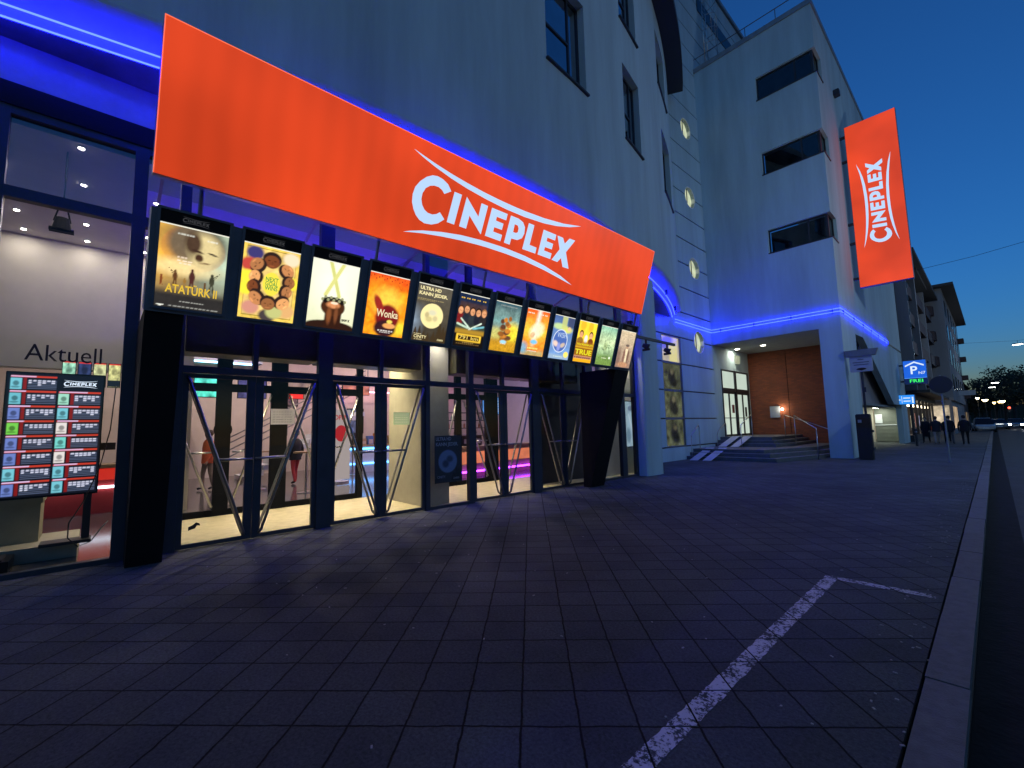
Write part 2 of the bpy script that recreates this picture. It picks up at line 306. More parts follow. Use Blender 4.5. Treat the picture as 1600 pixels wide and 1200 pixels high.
# rim cove
prof=[(0.,7.0),(.014,6.955),(-.01,6.91),(-.035,6.87),(-.08,6.82),(-.14,6.76),(-.2,6.68),(-.25,6.6),(-.29,6.50)]
rb=MB(); ry=list(np.arange(-8,19.9,.3))+[19.9]
kf=lambda q:1+.6*min(1,max(0,(q-4)/7))**2*(3-2*min(1,max(0,(q-4)/7)))
rv=[[(*cx(q,o_*kf(q)),z_) for o_,z_ in prof] for q in ry]
for i in range(len(ry)-1):
    for j in range(len(prof)-1): rb.quad(rv[i][j],rv[i+1][j],rv[i+1][j+1],rv[i][j+1],0 if j>1 else 1)
rb.build('rim_cove',[mat('rim_render',(.45,.47,.5),.8,.1,2),m('wall')],CB,smooth=True)
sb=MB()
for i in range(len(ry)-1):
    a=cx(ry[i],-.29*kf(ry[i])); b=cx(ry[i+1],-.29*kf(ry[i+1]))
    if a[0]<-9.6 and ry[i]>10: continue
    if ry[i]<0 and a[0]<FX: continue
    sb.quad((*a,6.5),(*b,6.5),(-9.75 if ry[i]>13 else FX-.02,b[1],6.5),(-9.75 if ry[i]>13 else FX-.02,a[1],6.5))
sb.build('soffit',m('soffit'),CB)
NEON=emit('blue_neon',(.004,.0075,1.),60.)
def tubes(pathf,name,parent,zz):
    for z_ in zz:
        MB().tube(pathf(z_),.0115,6,cap=True).build(name,NEON,parent,smooth=True)
tubes(lambda z_:[(*cx(q,(-.13-(6.58-z_)*.6)*kf(q)-.06*(kf(q)-1)),z_) for q in np.arange(-8,19.3,.3)],'neon_tube',CB,(6.56,6.45))
for q in np.arange(-2,19.4,2.5):
    p=cx(q,-.2); MB().box(p[0]-.03,p[0]+.06,p[1]-.02,p[1]+.02,6.48,6.66).build('tube_bracket',m('darkmetal'),CB)
MB().tube([(FX+.1,.5,5.80),(FX+.1,12.3,5.80)],.012,6).build('added_fill_tube',emit('blue_fill_neon',(.03,.02,1.),110.),CB,smooth=True)  # unseen tube added behind the sign to light frames and glazing blue
# fascia and black head above the glazing
boxo('fascia',mat('fascia_grey',(.3,.31,.33),.7),CB,-7.98,FX-.0,-8,13.7,5.95,6.498)
boxo('glazing_head',m('black'),CB,-7.95,FX+.02,-8,12.6,5.66,5.948)
# glazing frame
gb=MB(); F0,F1=FX-.12,FX
posts=[(-4.2,-4.08),(-3.1,-2.98),(-2.1,-1.98),(-1.1,-1.0),(.17,.32),(.70,.83),(2.71,2.95),(4.83,4.93),(5.93,6.06),(7.91,8.16),(10.08,10.4),(11.78,12.02),(12.55,12.66)]
for a,b in posts: gb.box(F0,F1,a,b,0,5.66)
segs=[(-4.08,-3.1),(-2.98,-2.1),(-1.98,-1.1),(-1.0,.17),(.32,.70),(.83,2.71),(2.95,4.83),(4.93,5.93),(6.06,7.91),(8.16,10.08),(10.4,11.78),(12.02,12.55)]
for i,(a,b) in enumerate(segs):
    gb.box(F0+.005,F1-.003,a,b,4.51,4.65); gb.box(F0+.005,F1-.003,a,b,5.56,5.66)
    if i>=4 : gb.box(F0+.005,F1-.003,a,b,2.50,2.6)
    if i not in (5,6,8,9): gb.box(F0+.005,F1-.003,a,b,0,.06)
for yy in (1.75,3.87,6.95,9.12): gb.box(F0+.01,F1-.006,yy-.035,yy+.035,2.6,4.51)
gb.build('glazing_frame',m('dframe'),CB)
GL=glass('clear_glazing',f0=.035); 
GU=glass('solar_glazing',(.65,.65,.75),1.1,.3)
for i,(a,b) in enumerate(segs):
    rng_=[(.06,4.51),(4.65,5.56)] if i<4 else ([(2.6,4.51),(4.65,5.56)] if i in (5,6,8,9) else [(.06,2.5),(2.6,4.51),(4.65,5.56)])
    for z0,z1 in rng_: MB().quad((FX-.06,a,z0),(FX-.06,b,z0),(FX-.06,b,z1),(FX-.06,a,z1)).build('window_pane',GL if z1<4.6 and i<4 or z1<4.55 else GU,CB,normals=False)
# doors with slanted push bars
def vdoor(x,y0,y1,hinge,parent,steel,inner=False,zt=2.5):
    b=MB(); s=.075; m_=.115
    l0,l1=(s,m_) if hinge=='l' else (m_,s)
    b.box(x-.06,x-.008,y0+.004,y0+l0,.02,zt-.01).box(x-.06,x-.008,y1-l1,y1-.004,.02,zt-.01).box(x-.058,x-.01,y0+l0,y1-l1,zt-.07,zt-.01).box(x-.058,x-.01,y0+l0,y1-l1,.02,.075)
    d=b.build('door',m('dframe'),parent)
    MB().quad((x-.035,y0+l0,.075),(x-.035,y1-l1,.075),(x-.035,y1-l1,zt-.07),(x-.035,y0+l0,zt-.07)).build('door_pane',GL,d,normals=False)
    for off in (.055,-.12):
        h=MB()
        if hinge=='l': p0=(x+off,y0+.06,zt-.06); p1=(x+off,y1-l1*.9,.1)
        else: p0=(x+off,y1-.06,zt-.06); p1=(x+off,y0+l0*.9,.1)
        P0,P1=Vector(p0),Vector(p1); dr=(P1-P0).normalized()
        h.tube([P0+Vector((-math.copysign(.055,off),0,0)),P0+dr*.03,P1-dr*.03,P1+Vector((-math.copysign(.055,off),0,0))],.021,8)
        q=P0.lerp(P1,.52); e=y1-.03 if hinge=='l' else y0+.03
        h.tube([q,(q.x,e,q.z),(q.x-math.copysign(.05,off),e,q.z)],.017,8)
        h.build('push_bar',steel,d,smooth=True)
for a,mid,b in ((.83,1.765,2.71),(2.95,3.88,4.83),(6.06,6.965,7.91),(8.16,9.12,10.08)):
    vdoor(FX-.02,a,mid,'l',CB,m('darksteel')); vdoor(FX-.02,mid,b,'r',CB,m('darksteel'))
# inner door row
ib=MB(); X2=-10.5
for a,b in ((.55,.82),(1.68,1.94),(2.68,3.0),(4.58,4.72),(5.65,6.0),(6.66,6.86),(7.5,7.7),(8.62,9.1)): ib.box(X2-.1,X2,a,b,0,3.7)
for a,b in ((.82,1.68),(1.94,2.68),(3.0,4.58),(6.0,6.66),(6.86,7.5),(7.7,8.62)): ib.box(X2-.09,X2-.01,a,b,2.46,2.62).box(X2-.09,X2-.01,a,b,0,.13)
ib.build('inner_door_frame',mat('inner_frame_navy',(.006,.007,.012),.8,.2,4,spec=.08),CB)
hb=MB()
for a,b,hg in ((.82,1.68,'l'),(1.94,2.68,'r'),(3.0,3.8,'l'),(3.8,4.58,'r'),(6.0,6.66,'l'),(6.86,7.5,'r'),(7.7,8.62,'l')):
    for off in (.07,):
        ya,yb=(a+.03,b-.03) if hg=='l' else (b-.03,a+.03)
        hb.tube([(X2+off-.05,ya,2.42),(X2+off,ya,2.4),(X2+off,yb,.2),(X2+off-.05,yb,.18)],.024,8)
        hb.tube([(X2+off,(ya+yb)/2,1.25),(X2+off,yb,1.25)],.018,8)
hb.build('inner_push_bars',m('steel'),CB,smooth=True)
# pylons, housing of the poster row, column
def wedge(y0,y1,s0,s1,x1):
    a=[PT(0,s0),PT(0,s1)]
    pts=[(a[0][0],a[0][2]),(a[1][0],a[1][2]),(x1,a[1][2]),(x1,a[0][2])]
    return [(p[0],yy,p[1]) for yy in (y0,y1) for p in pts],[(0,1,2,3),(7,6,5,4),(0,4,5,1),(1,5,6,2),(2,6,7,3),(3,7,4,0)]
MB().add(*wedge(.30,.66,0,3.2,FX+.01)).build('pylon',m('black'),CB)
a_,b_=PT(0,0),PT(0,3.2); pw=[(a_[0],a_[2]),(b_[0],b_[2]),(-7.58,b_[2]),(-7.58,a_[2])]
MB().add([(p[0],yy,p[1]) for yy in (9.55,10.14) for p in pw],[(0,1,2,3),(7,6,5,4),(0,4,5,1),(1,5,6,2),(2,6,7,3),(3,7,4,0)]).build('pylon',m('black'),CB)
hs=MB(); hs.box(.29,10.15,3.165,4.31,-.32,.03,0,lambda y,s,n:PT(y,s,n))
hs.build('poster_housing',m('box'),CB)
for yy in (.5,2.75,4.88,6.0,8.0,10.0):
    br=MB(); br.add([(FX,yy-.02,5.62),(FX,yy+.02,5.62),(FX,yy+.02,5.56),(FX,yy-.02,5.56)]+[PT(yy-.02,5.2,-.2),PT(yy+.02,5.2,-.2),PT(yy+.02,5.14,-.2),PT(yy-.02,5.14,-.2)],[(0,1,2,3),(4,5,6,7),(0,1,5,4),(2,3,7,6),(0,3,7,4),(1,2,6,5)]).tube([(FX,yy,4.58),PT(yy,4.2,-.3)],.03,6).tube([PT(yy+.25,4.2,-.2),PT(yy+.25,4.8,-.2)],.025,6)
    br.build('sign_bracket',m('darksteel'),CB)
cb=MB()
n=14; pts=[(-7.53,12.66),(-7.49,12.72),(-7.47,12.9),(-7.47,13.4),(-7.50,13.62),(-7.58,13.74),(-7.96,13.76),(-7.96,12.92),(-7.8,12.66)]
cb.poly(pts,lambda u,v,d:(u,v,d),th=6.5); cb.build('column',m('wallside'),CB)
boxo('corner_panel',m('panel'),CB,-7.98,-7.75,12.5,13.7,5.0,5.94)
boxo('return_wall',m('panel'),CB,-9.7,-7.97,13.67,13.75,0,6.48)
# interior shell
boxo('lobby_floor',m('lobby'),CB,-24,X2,-7,20,-.02,.012)
boxo('shop_window_floor',m('lobby'),CB,X2,FX-.12,-7,.55,-.02,.012)
boxo('vestibule_floor',m('mat'),CB,X2,FX-.12,.55,13.5,-.02,.012)
boxo('ceiling',mat('white_ceiling',(.6,.56,.52),.8,.05),CB,-24,FX-.12,-7,13.5,5.5,5.6)
boxo('vestibule_ceiling',m('black'),CB,X2,FX-.35,.6,10.6,3.7,3.78)
boxo('bulkhead_wall',m('beige'),CB,-12.6,-12.3,-6,1.35,2.95,5.5)
boxo('lobby_wall',m('beige2'),CB,-20.2,-20,-7,20,0,5.5)
boxo('lobby_end_wall',mat('lilac_wall',(.55,.5,.55),.8,.05),CB,-20,-11,16.5,16.7,0,5.5)
boxo('left_end_wall',m('beige'),CB,-24,FX-.2,-6.4,-6.2,0,5.5)
boxo('concrete_pillar',mat('pillar_concrete',(.42,.40,.35),.8,.12,2.5,bump=.3,bscale=30),CB,-9.7,-8.2,5.0,5.66,0,5.5)
boxo('white_pillar',m('beige'),CB,-12.4,-11.9,.95,1.45,0,5.5)
boxo('dark_partition',mat('dark_partition',(.06,.06,.06),.5,.2,2),CB,-8.95,-8.8,8.95,11.5,0,3.7)
boxo('side_wall',m('beige'),CB,-8.55,-8.4,11.55,13.66,0,4.4)
boxo('side_wall_band',m('conc'),CB,-8.42,-8.38,11.56,13.65,2.75,3.2)
for a,b in ((.86,2.78),(2.84,4.86),(5.75,7.0),(7.05,8.1),(8.2,10.0)):
    boxo('soffit_box_lit',mat('soffit_box_lit',(.10,.095,.06),.4,.25,2),CB,-8.55,-8.02,a,b,2.84,3.42,bevel=.01)  # black soffit boxes; olive sheen of lamplight is put into the colour
# downlights (fixture + its lamp)
SPREAD=180
def downlight(x,y,z,r,col,s,e,par,name='ceiling_light'):
    b=MB(); n=12
    b.tube([(x,y,z-.012),(x,y,z)],[r*1.35,r*1.35],n,0); b.tube([(x,y,z-.02),(x,y,z-.013)],[r,r],n,1)
    b.build(name,[m('white'),emit('lamp_'+name+str(round(e,1)),col,e)],par)
    if s>0:
        l=bpy.data.lights.new(name,'AREA'); l.shape='DISK'; l.size=r*2; l.energy=s; l.color=col
        l.spread=R(SPREAD)
        o=bpy.data.objects.new(name+'_lamp',l); COL.objects.link(o); o.location=Vector((x,y,z-.024))-origin(par); o.parent=par
warm=(1,.83,.62); neut=(1,.92,.82)
for x in (-8.05,-9.25,-11.0,-11.95):
    for y in (-1.24,-.38,.5): downlight(x,y,5.5,.032,neut,5,30,CB)
for x,y,p in ((-13.5,2.5,90),(-16.5,1,110),(-17,4.5,120),(-13.5,6.0,90),(-18,9,110),(-15,-3,40)): downlight(x,y,5.5,.12,(1,.80,.70),p,12,CB)
for x,y in ((-14,9.5),(-14.5,13)): downlight(x,y,5.5,.12,(.78,.6,1),130,12,CB,'lilac_fill_light')  # lilac lamps added to brighten the concession wall
SPREAD=95
for x,y in ((-9.4,1.8),(-9.4,3.75),(-9.4,4.6),(-9.4,7.0),(-9.4,8.4)): downlight(x,y,3.7,.07,(1,.82,.44),40 if y<5 else 30,25,CB)
for x,y,z_,p_ in ((-8.1,12.3,4.4,9),(-8.1,13.1,4.4,9),(-7.99,5.35,3.75,7)): downlight(x,y,z_,.05,(1,.92,.75),p_,20,CB)  # last lamp added to brighten the concrete pillar's street face
SPREAD=180
# purple and blue LED lines at the concession
def light_strip(name,a,b,r,mt,par): return MB().tube([a,b],r,6).build(name,mt,par)
light_strip('led_strip',(-11.47,7.3,.22),(-12.45,16,.22),.03,emit('purple_led',(.32,.03,1),14),CB)
light_strip('led_strip',(-19.6,5.5,3.4),(-19.6,14,3.4),.02,emit('pink_led',(1,.25,.5),14),CB)
light_strip('led_strip',(-13.2,-3,.1),(-13.2,.8,.1),.02,emit('white_led',(.6,.75,1),18),CB)
light_strip('ceiling_led',(-12.5,6.2,4.9),(-16.5,11.5,4.9),.02,emit('purple_led2',(.6,.2,1),16),CB)

# ---------------------------------------------------------------- signboard
def lightbox():
    mt,t,b=nodes('orange_lightbox'); N=t.nodes; L=t.links
    b.inputs['Base Color'].default_value=(.12,.02,.01,1); b.inputs['Roughness'].default_value=.3; b.inputs['Emission Color'].default_value=(.80,.064,.013,1)
    g=N.new('ShaderNodeNewGeometry'); n=N.new('ShaderNodeTexNoise'); n.inputs['Scale'].default_value=.42; n.inputs['Detail'].default_value=2; L.new(g.outputs['Position'],n.inputs[0])
    wv=N.new('ShaderNodeTexWave'); wv.bands_direction='Y'; wv.inputs['Scale'].default_value=1.1; wv.inputs['Distortion'].default_value=1.5; L.new(g.outputs['Position'],wv.inputs[0])
    r=N.new('ShaderNodeMapRange'); r.inputs['From Min'].default_value=.32; r.inputs['From Max'].default_value=.68; r.inputs['To Min'].default_value=.70; r.inputs['To Max'].default_value=1.12; L.new(n.outputs['Fac'],r.inputs[0])
    a=N.new('ShaderNodeMath'); a.operation='MULTIPLY_ADD'; L.new(wv.outputs['Fac'],a.inputs[0]); a.inputs[1].default_value=.05; L.new(r.outputs[0],a.inputs[2]); L.new(a.outputs[0],b.inputs['Emission Strength']); return mt
ORG=lightbox(); EDG=emit('lightbox_edge_glow',(1,.17,.08),1.15); LET=emit('white_letters',(.52,.72,1.),1.0)  # edge colour stands in for LED light bleeding around the sign
SG=root('cinema_sign',(-6.2,.27,4.6),'long orange lit sign with white CINEPLEX lettering across the cinema front','sign','orange cinema signs')
MB().box(.275,10.07,4.65,6.25,-.16,.05,0,PT).build('sign_casing',m('box'),SG)
MB().box(.285,10.06,4.66,6.24,.051,.072,0,PT).build('sign_face',ORG,SG); MB().box(.275,10.07,6.241,6.25,.05,.074,0,PT).box(10.061,10.07,4.66,6.241,.05,.074,0,PT).box(.275,.284,4.66,6.241,.05,.074,0,PT).build('edge_glow',EDG,SG); MB().box(.285,10.06,4.66,6.24,-.18,-.161,0,PT).build('sign_back',mat('bounce_sheet',(.8,.8,.82),.5),SG)  # unseen white back added to bounce neon blue into the glazing
logo(lambda u,v,d:PT(5.2255+u,5.446+v,.0735+d),3.985,LET,'sign_lettering',SG,th=.006)

# ---------------------------------------------------------------- painter for printed sheets
class Pic:
    def __init__(s,w,h,base=(0,0,0)):
        s.w,s.h=w,h; s.U,s.V=np.meshgrid(np.linspace(0,1,w),np.linspace(0,1,h)); s.A=np.zeros((h,w,3))+np.array(base); s.asp=h/w
    def mix(s,mask,col): s.A=s.A*(1-mask[...,None])+np.array(col)*mask[...,None]; return s
    def grad(s,c0,c1,axis='v'):
        t=(s.V if axis=='v' else s.U)[...,None]; s.A=np.array(c0)*(1-t)+np.array(c1)*t; return s
    def ell(s,x,y,rx,ry,col,soft=.15,rot=0,a=1.):
        c,sn=math.cos(rot),math.sin(rot); du=s.U-x; dv=(s.V-y)*s.asp
        p=(du*c+dv*sn)/rx; q=(-du*sn+dv*c)/(ry*s.asp); d=np.sqrt(p*p+q*q); return s.mix(np.clip((1-d)/soft+.5,0,1)*a,col)
    def rect(s,x0,x1,y0,y1,col,soft=.01,a=1.):
        f=lambda q,l,h:np.clip((q-l)/soft+.5,0,1)*np.clip((h-q)/soft+.5,0,1); return s.mix(f(s.U,x0,x1)*f(s.V,y0,y1)*a,col)
    def line(s,x0,y0,x1,y1,w_,col,a=1.):
        dx,dy=x1-x0,(y1-y0)*s.asp; L2=dx*dx+dy*dy; t=np.clip(((s.U-x0)*dx+(s.V-y0)*s.asp*dy)/L2,0,1)
        d=np.hypot(s.U-x0-t*dx,(s.V-y0)*s.asp-t*dy); return s.mix(np.clip((w_-d)/(.6*w_)+.3,0,1)*a,col)
    def noise(s,amp,n=8,seed=0,tint=(1,1,1)):
        r=np.random.default_rng(seed); out=np.zeros((s.h,s.w))
        for o_,a_ in ((n,1.),(n*2,.6),(n*4,.4)):
            g=r.normal(size=(int(o_*s.asp)+2,o_+2)); gy=s.V*(g.shape[0]-1.001); gx=s.U*(g.shape[1]-1.001); y0=gy.astype(int); x0=gx.astype(int); fy=gy-y0; fx=gx-x0
            out+=a_*((g[y0,x0]*(1-fx)+g[y0,x0+1]*fx)*(1-fy)+(g[y0+1,x0]*(1-fx)+g[y0+1,x0+1]*fx)*fy)
        s.A=s.A*(1+amp*out[...,None]*np.array(tint)); return s
    def dashes(s,y,h,x0,x1,n,col,seed=1):
        r=random.Random(seed); x=x0
        for i in range(n):
            l=(x1-x0)/n*r.uniform(.6,.9); s.rect(x,x+l,y,y+h,col,.01); x+=(x1-x0)/n
        return s
    def figure(s,x,y,h,col,a=1.,arm=0):
        w_=h*.16*s.asp; s.ell(x,y+h*.9,w_*.38,h*.09,col,.3,a=a); s.ell(x,y+h*.6,w_*.75,h*.27,col,.3,a=a)
        s.line(x-w_*.25,y+h*.4,x-w_*.5,y,w_*.28,col,a); s.line(x+w_*.25,y+h*.4,x+w_*.55,y,w_*.28,col,a)
        if arm: s.line(x,y+h*.75,x+w_*1.5*arm,y+h*.95,w_*.15,col,a); s.line(x+w_*.3*arm,y+h*.6,x+w_*2*arm,y+h*1.05,w_*.07,col,a)
        return s
    def face(s,x,y,rx,ry,rot,skin,hair,a=1.):
        c,sn=math.cos(rot),math.sin(rot)
        def at(p,q): return x+(p*c-q*sn)*rx, y+(p*sn+q*c)*rx/s.asp
        hx,hy=at(0,.35*ry/rx*s.asp if False else .3); s.ell(hx,hy,rx*1.12,ry*1.08,hair,.12,rot,a); s.ell(x,y,rx*.92,ry*.9,skin,.12,rot,a)
        for e in (-.38,.38): ex,ey=at(e,.12); s.ell(ex,ey,rx*.16,rx*.07/s.asp,[q*.25 for q in skin],.4,rot,a)
        mx_,my=at(0,-.5); s.ell(mx_,my,rx*.32,rx*.1/s.asp,[min(1,q*1.5) for q in skin],.4,rot,a)
        nx,ny=at(.05,-.12); s.ell(nx,ny,rx*.1,rx*.2/s.asp,[q*.7 for q in skin],.5,rot,a); return s
    def mesh(s,name,T,mt,parent,local=False):
        h,w_=s.h,s.w; me=bpy.data.meshes.new(name)
        v=[T(float(u),float(vv)) for vv in np.linspace(0,1,h) for u in np.linspace(0,1,w_)]
        f=[(j*w_+i,j*w_+i+1,(j+1)*w_+i+1,(j+1)*w_+i) for j in range(h-1) for i in range(w_-1)]
        me.from_pydata(v,[],f); at=me.color_attributes.new('Col','FLOAT_COLOR','POINT')
        c=np.ones((h*w_,4)); c[:,:3]=np.clip(s.A,0,4).reshape(-1,3); at.data.foreach_set('color',c.ravel()); me.materials.append(mt)
        return linkmesh(name,me,parent,local)
def lin(r,g,b): 
    f=lambda c:(c/255/12.92) if c/255<.04045 else ((c/255+.055)/1.055)**2.4
    return (f(r),f(g),f(b))
def p1(p):
    p.grad(lin(95,80,60),lin(120,125,105)); p.mix(np.clip(1.1-p.U*1.7,0,1)*np.clip(p.V*2.2-.3,0,1)*.9,lin(255,190,70)); p.mix(np.clip(p.U*1.8-.7,0,1)*np.clip(p.V*2.2-.3,0,1)*.8,lin(205,225,195))
    p.ell(.5,.86,.55,.2,lin(70,65,55),.8,a=.75); p.ell(.5,.75,.47,.27,lin(190,110,60),.05,a=.35); p.ell(.55,.8,.42,.26,lin(95,90,75),.25,a=.8)
    p.ell(.66,.76,.25,.2,lin(215,195,140),.5,.2); p.ell(.48,.82,.12,.14,lin(75,55,40),.6); p.ell(.58,.655,.06,.05,lin(70,45,30),.5); p.ell(.78,.73,.08,.012,lin(70,60,45),.6,-.2); p.ell(.55,.735,.09,.014,lin(60,40,30),.6,-.2); p.ell(.66,.6,.09,.012,lin(100,70,45),.6,.1)
    p.ell(.35,.5,.5,.1,lin(250,225,160),.9,a=.7); p.figure(.5,.25,.26,lin(75,40,35)); p.figure(.26,.27,.2,lin(90,55,30),arm=-1); p.figure(.8,.25,.24,lin(60,60,45),arm=1); p.figure(.07,.26,.13,lin(120,60,30)); p.figure(.7,.25,.12,lin(100,70,40)); p.figure(.4,.27,.12,lin(150,110,50))
    p.rect(-.1,1.1,-.1,.2,lin(45,42,40),.1); p.noise(.06,14,1); p.dashes(.9,.012,.25,.5,6,(.8,.8,.7)); p.dashes(.88,.012,.68,.85,4,(.8,.8,.7))
    for y_,a_,b_ in ((.62,.27,.42),(.58,.27,.5),(.55,.3,.48)): p.dashes(y_,.012,a_,b_,3,lin(250,225,200))
    p.dashes(.085,.008,.35,.72,9,(.5,.5,.45)); p.dashes(.02,.008,.2,.95,12,(.5,.5,.45)); p.ell(.08,.02,.05,.01,(.8,.8,.7))
def p2(p):
    p.A[:]=lin(238,200,90); p.rect(.05,.95,.04,.96,lin(150,125,30),.006); p.rect(.062,.938,.05,.95,lin(225,190,110),.006); p.noise(.16,9,2)
    for x,y,c in ((.2,.88,lin(60,55,110)),(.12,.72,lin(190,70,60)),(.85,.88,lin(235,215,180)),(.2,.15,lin(205,140,120)),(.5,.06,lin(70,60,60)),(.85,.15,lin(220,170,110)),(.62,.12,lin(190,190,120)),(.1,.4,lin(245,225,60)),(.1,.55,lin(245,225,60)),(.88,.55,lin(245,225,60))): p.ell(x,y,.15,.09,c,.4)
    sk=[lin(120,65,35),lin(175,115,70),lin(195,130,80),lin(225,160,100),lin(150,95,55)]
    for i,(x,y,r_,rx,ry) in enumerate(((.5,.8,PI,.15,.13),(.24,.74,-2.3,.14,.11),(.8,.72,2.3,.14,.11),(.22,.57,-1.8,.13,.10),(.86,.56,1.6,.12,.1),(.2,.43,-1.5,.13,.1),(.82,.42,1.4,.13,.1),(.27,.28,-.9,.15,.11),(.77,.25,.7,.14,.11),(.5,.22,0,.13,.12))): p.face(x,y,rx,ry*.75,r_+PI if i<1 else r_,sk[i%5],lin(45,30,25))
    p.ell(.53,.5,.16,.16,lin(235,215,70),.08)
def p3(p):
    p.grad(lin(225,225,185),lin(235,240,215)); p.ell(.5,.6,.35,.4,lin(255,252,225),.8,a=.7); p.noise(.02,4,3)
    p.line(.37,1.0,.62,.5,.045,lin(205,205,120)); p.line(.66,1.0,.33,.5,.045,lin(215,212,130))
    p.ell(.5,.02,.55,.1,lin(45,25,15),.15); p.rect(.36,.72,.0,.3,lin(50,25,12),.03); p.ell(.52,.33,.26,.14,lin(70,38,18),.12); p.ell(.52,.42,.25,.06,lin(20,14,10),.2)
    p.ell(.52,.36,.14,.05,lin(215,140,90),.5); p.ell(.54,.39,.08,.02,lin(245,220,190),.3); p.ell(.45,.2,.05,.12,lin(130,75,40),.8); p.ell(.6,.22,.04,.12,lin(120,70,40),.8)
    for i in range(9): p.ell(.28+i*.06,.45+.02*((i%2)*2-1),.03,.022,lin(150,150,110),.4)
def p4(p):
    p.A[:]=lin(250,150,25); p.noise(.2,7,4,(0.3,1,1.2)); p.mix(np.clip(p.V*3-2.1,0,1),lin(225,60,25)); p.ell(.5,.55,.34,.22,lin(255,215,80),.8,a=.7); p.ell(.85,.15,.3,.12,lin(255,225,60),.8,a=.8)
    p.ell(.55,.3,.3,.22,lin(120,25,25),.25); p.ell(.52,.12,.28,.14,lin(55,25,30),.3); p.ell(.3,.5,.09,.16,lin(150,40,30),.4,.5); p.noise(.08,16,9)
    p.ell(.62,.17,.16,.045,lin(230,160,90),.3); p.ell(.62,.24,.07,.03,lin(230,210,90),.4); p.dashes(.075,.014,.35,.75,6,(.9,.85,.8)); p.dashes(.05,.01,.4,.68,5,(.7,.65,.6))
    for i in range(16): p.ell(.03+i*.065,.93+.03*math.sin(i*2.1),.014,.012,lin(160,25,20),.4)
def p5(p):
    p.grad(lin(60,52,40),lin(90,84,72)); p.mix(np.clip(1-p.U*3,0,1)*np.clip(1-abs(p.V-.35)*3,0,1)*.8,lin(140,160,180)); p.noise(.08,8,5)
    p.ell(.5,.46,.33,.22,lin(240,225,160),.04); p.ell(.42,.4,.1,.05,lin(205,190,130),.7); p.ell(.5,.52,.12,.05,lin(215,210,175),.7); p.ell(.35,.47,.06,.05,lin(190,175,125),.7); p.ell(.6,.42,.07,.05,lin(205,190,140),.7)
    for x,h_,w_ in ((.08,.2,.09),(.2,.24,.08),(.33,.14,.08),(.45,.12,.07),(.62,.16,.08),(.78,.34,.14),(.9,.28,.12),(.98,.22,.1)):
        for k in range(7): p.ell(x,.03+h_*k/7,w_*(1-k/7.5),.03,lin(62,48,28),.5)
    p.dashes(.735,.007,.03,.8,12,lin(190,170,110)); p.dashes(.715,.007,.03,.55,9,lin(170,150,100)); p.dashes(.115,.008,.05,.28,4,lin(240,225,170)); p.dashes(.02,.008,.08,.32,4,lin(240,225,170))
def p6(p):
    p.grad(lin(25,15,10),lin(25,40,70)); p.rect(0,1,.28,.5,lin(60,70,55),.05); p.rect(.05,.95,.5,.84,lin(90,60,40),.04,a=.5)
    for i,x in enumerate((.1,.3,.5,.7,.9)): p.ell(x,.52,.13,.12,(lin(120,30,30),lin(35,40,50),lin(45,50,55),lin(30,30,40),lin(40,35,35))[i],.25); p.face(x,.67+.03*(i==1),.085,.075,0,lin(215,150,105),(lin(60,35,20),lin(70,50,35),lin(50,30,20),lin(25,20,15),lin(150,100,60))[i])
    p.line(.05,.42,.4,.36,.03,lin(190,215,190)); p.line(.15,.52,.5,.34,.025,lin(200,220,200)); p.line(.85,.48,.45,.33,.025,lin(210,225,205)); p.line(.95,.42,.6,.36,.03,lin(120,190,200)); p.noise(.12,12,6)
    p.rect(0,1,.24,.33,lin(170,130,40),.05); p.rect(0,1,0,.24,lin(20,14,10),.02); p.rect(.08,.92,.1,.235,lin(255,205,60),.03); p.rect(.14,.86,.125,.21,lin(50,32,12),.02)
    for x in (.12,.3,.47,.65,.85): p.dashes(.9,.018,x-.06,x+.06,2,lin(245,195,70))
    p.dashes(.045,.008,.1,.9,12,lin(170,130,60)); p.dashes(.07,.008,.3,.7,6,lin(210,170,90))
def p7(p):
    p.grad(lin(190,140,25),lin(40,85,100)); p.mix(np.clip(1-abs(p.V-.62)*2.8,0,1)*.8,lin(110,165,165)); p.noise(.13,7,7); p.ell(.8,.4,.3,.2,lin(250,225,50),.8,a=.9); p.ell(.15,.35,.25,.12,lin(210,205,110),.8,a=.7)
    for i in range(13): p.ell(.5+.14*math.sin(i*1.7),.25+.036*i,.15-.007*i,.05,(lin(150,90,35),lin(95,60,40),lin(200,125,45))[i%3],.4)
    p.rect(0,1,0,.22,lin(205,150,30),.1,a=.8); p.noise(.12,20,8); p.ell(.5,.2,.12,.035,lin(160,215,235),.5); p.dashes(.155,.01,.4,.62,3,lin(230,240,240)); p.dashes(.925,.008,.2,.85,12,lin(200,200,190))
